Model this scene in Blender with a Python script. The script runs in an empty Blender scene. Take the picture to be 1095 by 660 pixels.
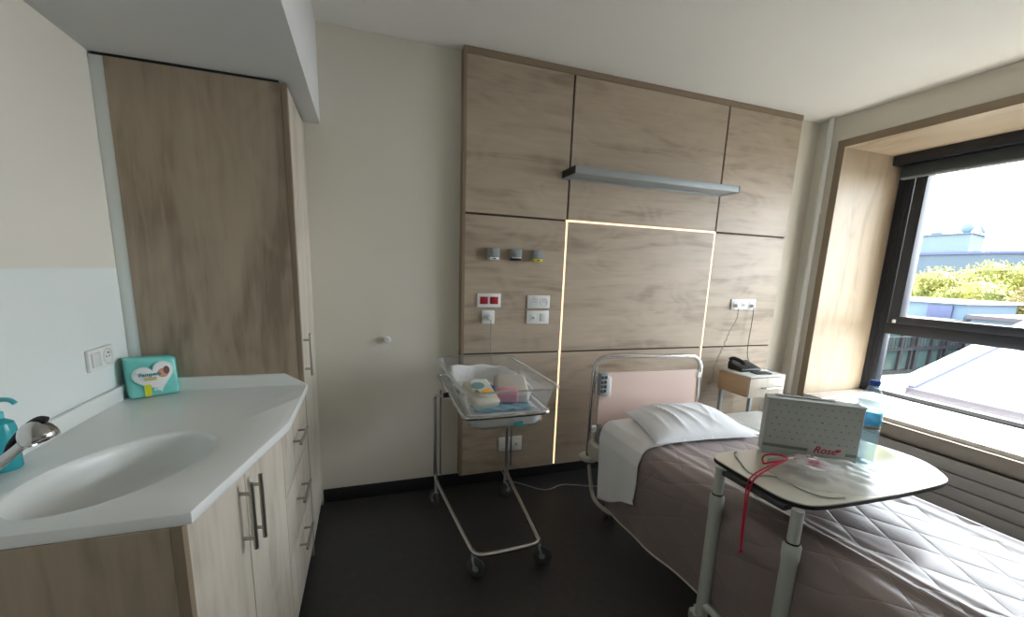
import bpy, bmesh, math, random
from mathutils import Vector, Matrix, Euler, noise
random.seed(7)
C = bpy.context.scene.collection
PI = math.pi

# ------------------------------------------------------------------ camera
cd = bpy.data.cameras.new('camera'); cam = bpy.data.objects.new('camera', cd); C.objects.link(cam)
right = Vector((0.94605389, -0.3221802, 0.03437947))
down = Vector((-0.02832747, -0.18794477, -0.98177101))
fwd = Vector((0.32276863, 0.9278344, -0.18693243))
m = Matrix((right, -down, -fwd)).transposed().to_4x4()
m.translation = Vector((0, 0, 1.3584)); cam.matrix_world = m
cd.sensor_width = 36; cd.sensor_fit = 'HORIZONTAL'
cd.lens = 454.77 / 1095 * 36
cd.shift_y = (376.57 - 330) / 1095
cd.clip_start = 0.02; cd.clip_end = 500
sc = bpy.context.scene; sc.camera = cam

# ------------------------------------------------------------------ world, sun, exposure
w = bpy.data.worlds.new('sky'); sc.world = w; w.use_nodes = True
bg = w.node_tree.nodes['Background']
bg.inputs[0].default_value = (0.87, 0.94, 1.0, 1); bg.inputs[1].default_value = 4.3
sd = bpy.data.lights.new('sun', 'SUN'); sun = bpy.data.objects.new('sun', sd); C.objects.link(sun)
sd.energy = 15.0; sd.angle = 0.012; sd.color = (1.0, 0.95, 0.87)
sun.rotation_euler = Vector((-1, -0.06, -1.38)).to_track_quat('-Z', 'Y').to_euler()
sun.location = (8, 1, 9)
pd = bpy.data.lights.new('window_portal', 'AREA'); po = bpy.data.objects.new('window_portal', pd); C.objects.link(po)
pd.shape = 'RECTANGLE'; pd.size = 1.75; pd.size_y = 2.5; pd.cycles.is_portal = True
po.location = (3.93, 1.03, 1.38); po.rotation_euler = (0, PI / 2, 0)
vs = sc.view_settings
vs.view_transform = 'Standard'; vs.look = 'None'; vs.gamma = 1; vs.use_curve_mapping = False
vs.exposure = 1.55

# ------------------------------------------------------------------ materials
def mat(name, col, rough=0.5, metal=0.0, spec=0.5, emit=None, es=0, trans=0, ior=1.45, sheen=0, coat=0):
    m = bpy.data.materials.new(name); m.use_nodes = True
    b = m.node_tree.nodes['Principled BSDF']
    b.inputs['Base Color'].default_value = (*col, 1)
    b.inputs['Roughness'].default_value = rough; b.inputs['Metallic'].default_value = metal
    b.inputs['Specular IOR Level'].default_value = spec
    b.inputs['IOR'].default_value = ior
    b.inputs['Transmission Weight'].default_value = trans
    b.inputs['Sheen Weight'].default_value = sheen; b.inputs['Coat Weight'].default_value = coat
    if emit:
        b.inputs['Emission Color'].default_value = (*emit, 1); b.inputs['Emission Strength'].default_value = es
    return m
def nodes(m): return m.node_tree.nodes, m.node_tree.links, m.node_tree.nodes['Principled BSDF']
def mottled(name, c1, c2, scale=4, rough=0.6, bump=0.0, bscale=60, **k):
    m = mat(name, c1, rough, **k); n, l, b = nodes(m)
    tc = n.new('ShaderNodeTexCoord'); t = n.new('ShaderNodeTexNoise'); t.inputs['Scale'].default_value = scale; t.inputs['Detail'].default_value = 5
    l.new(tc.outputs['Object'], t.inputs['Vector'])
    r = n.new('ShaderNodeValToRGB'); r.color_ramp.elements[0].position = .3; r.color_ramp.elements[1].position = .7
    r.color_ramp.elements[0].color = (*c1, 1); r.color_ramp.elements[1].color = (*c2, 1)
    l.new(t.outputs['Fac'], r.inputs['Fac']); l.new(r.outputs['Color'], b.inputs['Base Color'])
    if bump:
        t2 = n.new('ShaderNodeTexNoise'); t2.inputs['Scale'].default_value = bscale; t2.inputs['Detail'].default_value = 3
        l.new(tc.outputs['Object'], t2.inputs['Vector'])
        bp = n.new('ShaderNodeBump'); bp.inputs['Strength'].default_value = bump; bp.inputs['Distance'].default_value = .01
        l.new(t2.outputs['Fac'], bp.inputs['Height']); l.new(bp.outputs['Normal'], b.inputs['Normal'])
    return m
def wood(name, dark, light, axis='X', rough=0.42, off=0.0):
    """laminate with long cloudy oak grain along the axis"""
    m = mat(name, light, rough); n, l, b = nodes(m)
    tc = n.new('ShaderNodeTexCoord'); mp = n.new('ShaderNodeMapping')
    s = {'X': (1.0, 6, 6), 'Z': (6, 6, 1.0), 'Y': (6, 1.0, 6)}[axis]
    mp.inputs['Scale'].default_value = s; mp.inputs['Location'].default_value = (off, off * 1.7, off * .6)
    l.new(tc.outputs['Object'], mp.inputs['Vector'])
    a = n.new('ShaderNodeTexNoise'); a.inputs['Scale'].default_value = 1.1; a.inputs['Detail'].default_value = 6; a.inputs['Distortion'].default_value = 1.3
    l.new(mp.outputs['Vector'], a.inputs['Vector'])
    mp2 = n.new('ShaderNodeMapping'); mp2.inputs['Scale'].default_value = tuple(q * (5 if q > 2 else 2.2) for q in s)
    l.new(tc.outputs['Object'], mp2.inputs['Vector'])
    f = n.new('ShaderNodeTexNoise'); f.inputs['Scale'].default_value = 1.6; f.inputs['Detail'].default_value = 8; f.inputs['Distortion'].default_value = .6
    l.new(mp2.outputs['Vector'], f.inputs['Vector'])
    # cathedral figure
    mp3 = n.new('ShaderNodeMapping'); mp3.inputs['Scale'].default_value = tuple(1.6 if q > 2 else .75 for q in s); mp3.inputs['Location'].default_value = (off * 3, off, off * 2)
    l.new(tc.outputs['Object'], mp3.inputs['Vector'])
    d = n.new('ShaderNodeTexNoise'); d.inputs['Scale'].default_value = 1.7; d.inputs['Detail'].default_value = 2
    l.new(mp3.outputs['Vector'], d.inputs['Vector'])
    mu = n.new('ShaderNodeMath'); mu.operation = 'MULTIPLY'; mu.inputs[1].default_value = 85; l.new(d.outputs['Fac'], mu.inputs[0])
    si = n.new('ShaderNodeMath'); si.operation = 'SINE'; l.new(mu.outputs[0], si.inputs[0])
    s1 = n.new('ShaderNodeMath'); s1.operation = 'MULTIPLY_ADD'; s1.inputs[1].default_value = .03; l.new(si.outputs[0], s1.inputs[0]); l.new(a.outputs['Fac'], s1.inputs[2])
    s2 = n.new('ShaderNodeMath'); s2.operation = 'MULTIPLY_ADD'; s2.inputs[1].default_value = .36; l.new(f.outputs['Fac'], s2.inputs[0]); l.new(s1.outputs[0], s2.inputs[2])
    r = n.new('ShaderNodeValToRGB'); e = r.color_ramp.elements
    e[0].position = .47; e[0].color = (*dark, 1); e[1].position = .87; e[1].color = (*light, 1)
    k = r.color_ramp.elements.new(.64); k.color = tuple(.35 * x + .65 * y for x, y in zip(dark, light)) + (1,)
    l.new(s2.outputs[0], r.inputs['Fac']); l.new(r.outputs['Color'], b.inputs['Base Color'])
    return m
M = {}
M['wall'] = mottled('cream_wall_paint', (.76, .725, .635), (.78, .745, .655), 2, .85, .08, 300)
M['splash'] = mottled('pale_wall_lacquer', (.80, .85, .83), (.82, .87, .85), 2, .45, .12, 160)
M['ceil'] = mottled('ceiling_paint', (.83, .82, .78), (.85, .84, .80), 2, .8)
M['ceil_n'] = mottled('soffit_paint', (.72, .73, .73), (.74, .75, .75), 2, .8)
M['floor'] = mottled('charcoal_vinyl', (.033, .032, .033), (.045, .043, .044), 30, .42, .15, 120)
M['base'] = mat('black_vinyl_skirting', (.022, .022, .024), .5)
M['woodH'] = wood('oak_laminate_horizontal', (.31, .245, .18), (.50, .415, .32), 'X')
M['woodH2'] = wood('oak_laminate_horizontal_b', (.31, .245, .18), (.50, .415, .32), 'X', off=3.7)
M['woodV'] = wood('oak_laminate_vertical', (.26, .20, .14), (.46, .375, .28), 'Z')
M['woodF'] = wood('pale_oak_front', (.46, .40, .32), (.68, .62, .53), 'Z', off=1.3)
M['woodR'] = wood('oak_reveal_lining', (.36, .28, .19), (.47, .38, .275), 'Z', off=5.1)
M['woodRY'] = wood('oak_reveal_lining_head', (.34, .26, .175), (.50, .40, .29), 'Y', off=5.1)
M['edge'] = mat('brown_edge_band', (.27, .205, .14), .5)
M['gap'] = mat('dark_joint', (.07, .045, .025), .7)
M['black'] = mat('black_plastic', (.015, .015, .017), .4)
M['dark'] = mat('dark_frame_paint', (.018, .022, .03), .35)
M['resin'] = mottled('white_resin', (.84, .86, .84), (.86, .88, .86), 3, .28)
M['white'] = mat('white_plastic', (.80, .80, .78), .4)
M['whitel'] = mat('white_laminate', (.74, .76, .74), .25)
M['chrome'] = mat('chrome', (.62, .62, .62), .16, 1.0)
M['steel'] = mat('brushed_steel', (.45, .43, .40), .34, 1.0)
M['alu'] = mat('grey_aluminium', (.34, .38, .39), .5, .1)
M['grey'] = mat('grey_plastic', (.30, .33, .34), .5)
M['greyd'] = mat('dark_grey_rubber', (.07, .075, .075), .6)
M['red'] = mat('red_plastic', (.42, .02, .03), .4)
M['yellow'] = mat('yellow_plastic', (.75, .68, .04), .5)
M['pink'] = mottled('pink_laminate', (.66, .50, .44), (.69, .53, .47), 3, .45)
M['beige'] = mat('beige_metal', (.60, .58, .51), .4)
M['greengrey'] = mat('grey_green_painted_metal', (.56, .59, .55), .38)
M['rad'] = mat('radiator_paint', (.46, .46, .45), .5)
M['fascia'] = mat('sill_fascia_paint', (.44, .41, .36), .5)
M['sill'] = mat('white_sill', (.74, .72, .68), .4)
M['tabletop'] = mat('cream_table_laminate', (.70, .68, .58), .16, coat=.4)
M['led'] = mat('warm_led_diffuser', (.9, .75, .5), .4, emit=(1.0, .62, .34), es=.62)
M['sheet'] = mottled('white_cotton', (.86, .86, .86), (.89, .89, .89), 6, .8, .25, 25, sheen=.3)
M['pillow'] = mottled('white_pillow_cotton', (.88, .90, .95), (.91, .93, .97), 6, .7, .3, 9, sheen=.2)
M['soap'] = mat('turquoise_soap', (.05, .50, .56), .15, trans=.25)
M['soapcap'] = mat('turquoise_pump', (.10, .55, .60), .3)
M['roofw'] = mat('white_roof_sheet', (.25, .25, .27), .5)
M['roofe'] = mat('blue_grey_shadow_and_trim', (.035, .045, .10), .5)  # verge shadow as a colour; also paints a roof edge and a window
M['roofs'] = mat('grey_roof_seam', (.05, .04, .045), .5)
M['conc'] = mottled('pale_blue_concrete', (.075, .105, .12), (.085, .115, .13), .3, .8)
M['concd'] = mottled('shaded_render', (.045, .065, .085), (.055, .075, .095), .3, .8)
M['flatb'] = mottled('blue_flat_roof', (.07, .11, .15), (.08, .12, .16), .5, .7)
M['glassb'] = mat('facade_glass', (.03, .05, .05), .2, spec=.2)
M['mull'] = mat('facade_mullion', (.012, .012, .016), .5)
M['ground'] = mottled('courtyard_paving', (.07, .08, .07), (.09, .10, .085), 1.0, .9)
M['leafY'] = mottled('yellow_green_leaves', (.075, .088, .008), (.15, .135, .012), .9, .7)
M['leafO'] = mottled('autumn_leaves', (.075, .07, .012), (.15, .10, .02), .9, .7)
M['bark'] = mat('bark', (.10, .07, .05), .9)
def clear(name, tint, refl=0.08, rough=.02, body=0.0, bodycol=(1, 1, 1)):
    """thin clear sheet: transparent, with a Fresnel reflection"""
    m = bpy.data.materials.new(name); m.use_nodes = True; nt = m.node_tree; n = nt.nodes; n.clear(); l = nt.links
    o = n.new('ShaderNodeOutputMaterial'); t = n.new('ShaderNodeBsdfTransparent'); t.inputs[0].default_value = (*tint, 1)
    g = n.new('ShaderNodeBsdfGlossy'); g.inputs['Roughness'].default_value = rough
    fr = n.new('ShaderNodeFresnel')
    ge = n.new('ShaderNodeNewGeometry'); ma = n.new('ShaderNodeMath'); ma.operation = 'MULTIPLY_ADD'   # same reflection from both sides of the sheet
    ma.inputs[1].default_value = 1 / 1.3 - 1.3; ma.inputs[2].default_value = 1.3; l.new(ge.outputs['Backfacing'], ma.inputs[0]); l.new(ma.outputs[0], fr.inputs[0])
    mx = n.new('ShaderNodeMixShader'); l.new(fr.outputs[0], mx.inputs[0]); l.new(t.outputs[0], mx.inputs[1]); l.new(g.outputs[0], mx.inputs[2])
    last = mx
    if body:
        df = n.new('ShaderNodeBsdfTranslucent'); df.inputs[0].default_value = (*bodycol, 1)
        d2 = n.new('ShaderNodeBsdfDiffuse'); d2.inputs[0].default_value = (*bodycol, 1)
        ad = n.new('ShaderNodeMixShader'); ad.inputs[0].default_value = .5; l.new(df.outputs[0], ad.inputs[1]); l.new(d2.outputs[0], ad.inputs[2])
        m2 = n.new('ShaderNodeMixShader'); m2.inputs[0].default_value = body; l.new(mx.outputs[0], m2.inputs[1]); l.new(ad.outputs[0], m2.inputs[2]); last = m2
    l.new(last.outputs[0], o.inputs[0]); return m
M['glass'] = clear('window_glass', (.985, .99, .99))
M['acrylic'] = clear('clear_acrylic', (.975, .98, .98), body=.05, bodycol=(.8, .82, .82))
M['pet'] = clear('bottle_plastic', (.90, .97, .99), body=.08, bodycol=(.6, .8, .9))
M['bag'] = clear('translucent_plastic_bag', (.95, .95, .95), rough=.2, body=.36, bodycol=(.93, .93, .93))
def quilt_mat():
    m = mat('mauve_quilted_satin', (.26, .20, .195), .30, spec=.8, sheen=.3); n, l, b = nodes(m)
    tc = n.new('ShaderNodeTexCoord'); sp = n.new('ShaderNodeSeparateXYZ'); l.new(tc.outputs['UV'], sp.inputs[0])
    def mth(op, a, bb=None, c=None):
        q = n.new('ShaderNodeMath'); q.operation = op
        for i, v in enumerate((a, bb, c)):
            if v is None: continue
            if isinstance(v, (int, float)): q.inputs[i].default_value = v
            else: l.new(v, q.inputs[i])
        return q.outputs[0]
    u, v = sp.outputs[0], sp.outputs[1]
    def groove(e):   # sharp valley each period
        return mth('POWER', mth('ABSOLUTE', mth('SINE', mth('MULTIPLY', e, PI))), .35)
    g1 = groove(mth('DIVIDE', mth('MULTIPLY_ADD', v, .62, u), .135))
    g2 = groove(mth('DIVIDE', mth('MULTIPLY_ADD', v, -.62, u), .135))
    g = mth('MULTIPLY', g1, g2)
    fine = mth('SINE', mth('MULTIPLY', u, 900))
    h = mth('MULTIPLY_ADD', fine, .03, g)
    bp = n.new('ShaderNodeBump'); bp.inputs['Strength'].default_value = .55; bp.inputs['Distance'].default_value = .006
    l.new(h, bp.inputs['Height']); l.new(bp.outputs['Normal'], b.inputs['Normal'])
    return m
M['quilt'] = quilt_mat()
M['piping'] = mat('pale_piping', (.62, .58, .52), .6)

# ------------------------------------------------------------------ mesh helpers
class MB:
    def __init__(s): s.bm = bmesh.new(); s.uv = None
    def box(s, x0, x1, y0, y1, z0, z1, bev=0, seg=2):
        r = bmesh.ops.create_cube(s.bm, size=1)
        for v in r['verts']:
            v.co = Vector(((x0 + x1) / 2 + v.co.x * (x1 - x0), (y0 + y1) / 2 + v.co.y * (y1 - y0), (z0 + z1) / 2 + v.co.z * (z1 - z0)))
        if bev:
            es = list({e for v in r['verts'] for e in v.link_edges})
            bmesh.ops.bevel(s.bm, geom=es, offset=bev, segments=seg, affect='EDGES', profile=.5)
        return s
    def prism(s, pts, z0, z1, bev=0):
        """vertical prism over a plan outline"""
        a = [s.bm.verts.new((p[0], p[1], z0)) for p in pts]; b = [s.bm.verts.new((p[0], p[1], z1)) for p in pts]
        f1 = s.bm.faces.new(a); f2 = s.bm.faces.new(b[::-1]); n = len(pts); fs = []
        for i in range(n): fs.append(s.bm.faces.new((a[i], b[i], b[(i + 1) % n], a[(i + 1) % n])))
        if bev:
            bmesh.ops.bevel(s.bm, geom=list(f1.edges) + list(f2.edges), offset=bev, segments=2, affect='EDGES', profile=.5)
        return s
    def cyl(s, p0, p1, r, r2=None, seg=20):
        p0, p1 = Vector(p0), Vector(p1); d = p1 - p0; q = d.to_track_quat('Z', 'Y').to_matrix().to_4x4(); q.translation = (p0 + p1) / 2
        bmesh.ops.create_cone(s.bm, cap_ends=True, segments=seg, radius1=r, radius2=r if r2 is None else r2, depth=d.length, matrix=q); return s
    def sph(s, c, r, sx=1, sy=1, sz=1, seg=20, rot=None):
        q = Matrix.Translation(c) @ (rot.to_matrix().to_4x4() if rot else Matrix.Identity(4)) @ Matrix.Diagonal((sx, sy, sz, 1))
        bmesh.ops.create_uvsphere(s.bm, u_segments=seg, v_segments=seg // 2, radius=r, matrix=q); return s
    def tube(s, pts, r, seg=12, closed=False, smooth=0):
        pts = [Vector(p) for p in pts]
        for _ in range(smooth):   # corner cutting
            q = []; n = len(pts); rng = range(n) if closed else range(n - 1)
            if not closed: q.append(pts[0])
            for i in rng:
                a, b = pts[i], pts[(i + 1) % n]; q += [a * .75 + b * .25, a * .25 + b * .75]
            if not closed: q.append(pts[-1])
            pts = q
        n = len(pts); rings = []; nrm = None
        for i, p in enumerate(pts):
            if closed: t = pts[(i + 1) % n] - pts[i - 1]
            else: t = pts[min(i + 1, n - 1)] - pts[max(i - 1, 0)]
            t.normalize()
            if nrm is None: nrm = t.orthogonal().normalized()
            nrm = (nrm - t * nrm.dot(t)).normalized(); bn = t.cross(nrm)
            rr = r[i] if isinstance(r, list) and len(r) == n else (r if not isinstance(r, list) else r[0])
            rings.append([s.bm.verts.new(p + (nrm * math.cos(a) + bn * math.sin(a)) * rr) for a in [2 * PI * k / seg for k in range(seg)]])
        for i in range(n if closed else n - 1):
            A, B = rings[i], rings[(i + 1) % n]
            for k in range(seg): s.bm.faces.new((A[k], A[(k + 1) % seg], B[(k + 1) % seg], B[k]))
        if not closed: s.bm.faces.new(rings[0][::-1]); s.bm.faces.new(rings[-1])
        return s
    def lathe(s, prof, c=(0, 0, 0), seg=28, axis=None):
        """prof: (r, z) pairs; closed when r == 0"""
        q = Matrix.Identity(3) if axis is None else Vector(axis).to_track_quat('Z', 'Y').to_matrix(); c = Vector(c); rings = []
        for r, z in prof:
            if r < 1e-6: rings.append([s.bm.verts.new(c + q @ Vector((0, 0, z)))])
            else: rings.append([s.bm.verts.new(c + q @ Vector((r * math.cos(2 * PI * k / seg), r * math.sin(2 * PI * k / seg), z))) for k in range(seg)])
        for A, B in zip(rings, rings[1:]):
            for k in range(seg):
                a = A if len(A) == 1 else [A[k], A[(k + 1) % seg]]; b = B if len(B) == 1 else [B[(k + 1) % seg], B[k]]
                if len(a) + len(b) > 2: s.bm.faces.new(a + b)
        return s
    def grid(s, nu, nv, fn, uv=None, thick=0):
        V = [[s.bm.verts.new(fn(i / (nu - 1), j / (nv - 1))) for j in range(nv)] for i in range(nu)]
        ly = s.bm.loops.layers.uv.verify() if uv else None
        for i in range(nu - 1):
            for j in range(nv - 1):
                f = s.bm.faces.new((V[i][j], V[i + 1][j], V[i + 1][j + 1], V[i][j + 1]))
                if uv:
                    for lp, (a, b) in zip(f.loops, ((i, j), (i + 1, j), (i + 1, j + 1), (i, j + 1))): lp[ly].uv = uv(a / (nu - 1), b / (nv - 1))
        return s
    def xf(s, mtx): bmesh.ops.transform(s.bm, matrix=mtx, verts=s.bm.verts); return s
    def build(s, name, m, parent=None, smooth=True, solid=0, loc=None):
        bmesh.ops.recalc_face_normals(s.bm, faces=s.bm.faces)
        me = bpy.data.meshes.new(name); s.bm.to_mesh(me); s.bm.free()
        me.materials.append(m); o = bpy.data.objects.new(name, me); C.objects.link(o)
        if smooth:
            for p in me.polygons: p.use_smooth = True
            me.set_sharp_from_angle(angle=math.radians(38))
        if solid:
            md = o.modifiers.new('thickness', 'SOLIDIFY'); md.thickness = solid; md.offset = 0
        if parent:
            o.parent = parent; o.matrix_parent_inverse = Matrix.Translation(-parent.location)
        return o
def tag(o, label, cat, group=None, kind=None):
    o['label'] = label; o['category'] = cat
    if group: o['group'] = group
    if kind: o['kind'] = kind
    return o
def thing(name, loc, label, cat, group=None):
    o = bpy.data.objects.new(name, None); o.empty_display_size = .05; C.objects.link(o); o.location = loc
    bpy.context.view_layer.update(); return tag(o, label, cat, group)
def struct(o): o['kind'] = 'structure'; return o
def text_mesh(s, size, m, name, mtx, parent=None, ext=.0006, bold=0.0, shear=0.0):
    cu = bpy.data.curves.new(name, 'FONT'); cu.body = s; cu.size = size; cu.extrude = ext; cu.align_x = 'CENTER'; cu.align_y = 'CENTER'; cu.offset = bold; cu.shear = shear
    t = bpy.data.objects.new('tmp', cu); C.objects.link(t)
    me = bpy.data.meshes.new_from_object(t.evaluated_get(bpy.context.evaluated_depsgraph_get()))
    bpy.data.objects.remove(t); bpy.data.curves.remove(cu)
    me.name = name; me.materials.clear(); me.materials.append(m); me.transform(mtx)
    o = bpy.data.objects.new(name, me); C.objects.link(o)
    if parent: o.parent = parent; o.matrix_parent_inverse = Matrix.Translation(-parent.location)
    return o
def frame_mtx(o, xdir, zdir):
    """matrix placing local XY text on a plane: x along xdir, y along zdir"""
    x = Vector(xdir).normalized(); y = Vector(zdir).normalized(); z = x.cross(y)
    q = Matrix((x, y, z)).transposed().to_4x4(); q.translation = Vector(o); return q

# ------------------------------------------------------------------ room shell
XL, XR, YB, YF, H = -0.87, 3.20, 2.486, -2.4, 2.5
GX = 3.836                                        # window plane
WY0, WY1, WZ0, WZ1 = -0.2, 2.266, 0.51, 2.285     # clear opening of the reveal
struct(MB().box(XL - .1, 4.0, YF - .1, YB + .1, -.06, 0).build('floor', M['floor']))
struct(MB().box(XL - .1, 3.98, YF - .1, YB + .1, H, H + .06).build('ceiling', M['ceil']))
struct(MB().box(XL - .1, 3.98, YB, YB + .1, 0, H).build('wall_back', M['wall']))
struct(MB().box(XL - .1, XL, YF, YB, 0, H).build('wall_left', M['wall']))
struct(MB().box(XL - .1, 3.98, YF - .1, YF, 0, H).build('wall_rear', M['wall']))
t = .05
b = MB()
b.box(XR, 3.9, YF, YB, 0, WZ0 - .03).box(XR, 3.9, YF, YB, WZ1 + t, H)
b.box(XR, 3.9, WY1 + t, YB, WZ0 - .03, WZ1 + t).box(XR, 3.9, YF, WY0 - t, WZ0 - .03, WZ1 + t)
struct(b.build('wall_right', M['wall']))
# dropped soffit over vanity and cupboard
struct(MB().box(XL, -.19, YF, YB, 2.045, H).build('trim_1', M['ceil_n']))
# pale lacquered splash zone of the left wall
struct(MB().box(XL, XL + .003, YF, 1.985, .80, 1.32).build('trim_2', M['splash']))
# wooden reveal lining
struct(MB().box(3.187, GX + .02, WY1, WY1 + t, WZ0 - .03, WZ1 + t).build('trim_3', M['woodR']))
struct(MB().box(3.187, GX + .02, WY0 - t, WY1 , WZ1, WZ1 + t).build('trim_4', M['woodRY']))
struct(MB().box(3.187, GX + .02, WY0 - t, WY0, WZ0 - .03, WZ1).build('trim_5', M['woodR']))
bb = MB().box(3.184, 3.188, WY1 + .001, WY1 + t, WZ0 - .03, WZ1 + t)
bb.box(3.184, 3.188, WY0 - t, WY1 + .001, WZ1 + .001, WZ1 + t)
struct(bb.build('trim_6', M['edge']))
struct(MB().box(3.19, GX + .02, WY0, WY1, WZ0 - .03, WZ0, .004).build('trim_7', M['sill']))
struct(MB().box(3.165, 3.20, WY0 - t, WY1 + t, .40, WZ0 - .028, .004).build('trim_8', M['fascia']))
# baseboards
struct(MB().box(-.26, XR, YB - .012, YB, 0, .081, .003).build('baseboard_back', M['base']))
struct(MB().box(XR - .012, XR, YF, YB - .012, 0, .081, .003).build('baseboard_right', M['base']))
struct(MB().box(XL, XL + .012, YF, .95, 0, .081, .003).build('baseboard_left', M['base']))

# ------------------------------------------------------------------ window
win = bpy.data.objects.new('window_1', None); C.objects.link(win); win.location = (GX, .38, WZ0); struct(win); bpy.context.view_layer.update()
X0, X1 = GX - .02, GX + .05
b = MB(); b.box(X0, X1, 2.165, WY1, WZ0, WZ1, .003).box(X0, X1, WY0, WY0 + .1, WZ0, WZ1, .003)
b.box(X0, X1, WY0 + .1, 2.165, WZ0, WZ0 + .03, .003).box(X0, X1, WY0 + .1, 2.165, WZ1 - .08, WZ1, .003)
for yy in (2.185, 2.205, 2.225): b.box(X0 - .006, X0, yy, yy + .006, WZ0, WZ1)
b.build('window_frame', M['dark'], win)
MB().box(X0 - .01, X1, WY0 + .1, 2.165, .985, 1.07, .004).build('transom', M['dark'], win)
b = MB(); b.box(X0 - .045, X1 - .03, 2.065, 2.135, 1.07, 2.23, .003).box(X0 - .045, X1 - .03, .1, 2.065, 1.07, 1.125, .003).box(X0 - .045, X1 - .03, .03, .10, 1.07, 2.23, .003)
b.box(X0 - .045, X1 - .03, .1, 2.065, 2.17, 2.23)
b.build('sash', M['dark'], win)
MB().box(X0 - .06, X0 - .045, 2.08, 2.10, 1.075, 1.10, .003).build('catch', M['white'], win)
MB().box(GX + .012, GX + .016, WY0 + .1, 2.165, WZ0 + .03, .985).build('pane', M['glass'], win)
MB().box(GX + .012, GX + .016, WY0 + .1, 2.165, 1.07, 2.205).build('pane', M['glass'], win)

bl = thing('roller_blind', (3.75, .4, 2.2), 'black roller blind rolled up at the top of the window', 'blind')
MB().box(3.70, 3.83, WY0 + .02, WY1 - .004, 2.215, WZ1 - .003, .004).build('cassette', M['dark'], bl)
b = MB().box(3.745, 3.80, WY0 + .05, 2.225, 2.13, 2.214, .012, 3)
b.build('rolled_fabric', mat('charcoal_blind_fabric', (.045, .055, .06), .7), bl)
MB().box(3.75, 3.795, WY0 + .05, 2.226, 2.118, 2.131, .003).build('bottom_bar', M['grey'], bl)

# radiator under the window
rd = thing('radiator', (3.17, .4, .09), 'long grey grooved radiator under the window sill beyond the bed', 'radiator')
b = MB().box(3.155, 3.185, WY0, 2.15, .09, .385)
b.build('back_panel', M['greyd'], rd)
for i in range(4): MB().box(3.13, 3.158, WY0, 2.15, .095 + i * .074, .095 + i * .074 + .068, .006).build('slat', M['rad'], rd)
for yy in (0, 1.0, 2.0): MB().box(3.184, 3.1985, yy, yy + .04, .15, .3).build('bracket', M['rad'], rd)

# corner pipe
pp = thing('heating_pipe', (3.165, 2.372, 0), 'white vertical heating pipe in the corner beside the window', 'pipe')
MB().cyl((3.165, 2.372, 0), (3.165, 2.372, H), .017).build('pipe', M['white'], pp)
for zz in (.9, 1.85): MB().cyl((3.165, 2.372, zz), (3.165, 2.372, zz + .025), .022).box(3.165, 3.20, 2.366, 2.378, zz + .003, zz + .022).build('pipe_clip', M['white'], pp)

# ------------------------------------------------------------------ headwall cladding
PF = 2.417; px0, px1, j1, j2, jl, jm, pz0 = .522, 2.94, 1.1635, 2.290, .866, 1.668, .095
hw = thing('wall_cladding', (1.73, YB, pz0), 'oak laminate headwall cladding in nine boards with glowing light lines', 'wall panel')
MB().box(px0 + .02, px1, PF + .012, YB, pz0, H - .001).build('backing', M['gap'], hw)
g = .006
cols = [(px0 + .017, j1 - g), (j1 + g, j2 - g), (j2 + g, px1)]
rows = [(pz0, jl - g), (jl + g * .7, jm - g), (jm + g, H - .036)]
for i, (a, c) in enumerate(cols):
    for j, (d, e) in enumerate(rows):
        MB().box(a, c, PF, PF + .018, d, e, .0012, 1).build('board', M['woodH'] if (i + j) % 2 else M['woodH2'], hw)
b = MB().box(px0, px0 + .016, PF - .004, YB, pz0, H - .001, .001, 1).box(px0 + .016, px1, PF - .004, PF + .03, H - .035, H - .001, .001, 1)
b.build('edge_trim', M['edge'], hw)
MB().box(j1 - g + .0005, j1 + g - .0005, PF + .002, PF + .012, pz0 + .005, jm + .004).build('light_strip', M['led'], hw)
MB().box(j1 + g, j2 - g, PF + .002, PF + .012, jm - .0055, jm + .0055).build('light_strip', M['led'], hw)
MB().box(j2 - g + .0005, j2 + g - .0005, PF + .002, PF + .012, pz0 + .005, jm + .004).build('light_strip', M['led'], hw)

# shelf rail
sh = thing('wall_shelf', (1.7, PF, 1.91), 'narrow grey metal shelf on the oak headwall above the bed', 'shelf')
b = MB(); L0, L1 = 1.12, 2.29
MB().box(L0, L1, PF - .155, PF, 1.908, 1.918, .002).build('shelf_board', M['alu'], sh)
MB().box(L0, L1, PF - .160, PF - .148, 1.905, 1.944, .003).build('front_lip', M['alu'], sh)
MB().box(L0, L1, PF - .012, PF, 1.90, 1.928, .002).build('wall_rail', M['alu'], sh)
MB().box(L0 - .007, L0, PF - .162, PF, 1.903, 1.944, .002).build('end_cap', M['black'], sh)
MB().box(L1, L1 + .007, PF - .162, PF, 1.903, 1.944, .002).build('end_cap', M['alu'], sh)

# ------------------------------------------------------------------ fittings on the headwall
def gas(x, band, label):
    o = thing('gas_outlet', (x, PF, 1.452), label, 'medical outlet', 'three gas outlets on the headwall')
    MB().box(x - .030, x + .030, PF - .045, PF, 1.43, 1.484, .004).build('outlet_body', M['grey'], o)
    MB().box(x - .029, x + .029, PF - .048, PF, 1.418, 1.432, .003).build('colour_band', band, o)
    MB().cyl((x, PF - .0455, 1.458), (x, PF - .053, 1.458), .017).cyl((x, PF - .052, 1.458), (x, PF - .058, 1.458), .009).build('socket_ring', M['alu'], o)
    MB().box(x - .006, x + .006, PF - .05, PF - .047, 1.422, 1.428).build('mark', M['black'], o)
gas(.700, M['white'], 'left grey medical gas outlet with a white band on the headwall')
o = gas(.834, M['black'], 'middle grey medical gas outlet with a black band on the headwall')
MB().box(.806, .862, PF - .0465, PF - .0005, 1.4325, 1.438, .001).build('white_stripe', M['white'], bpy.data.objects['gas_outlet.001'])
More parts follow.
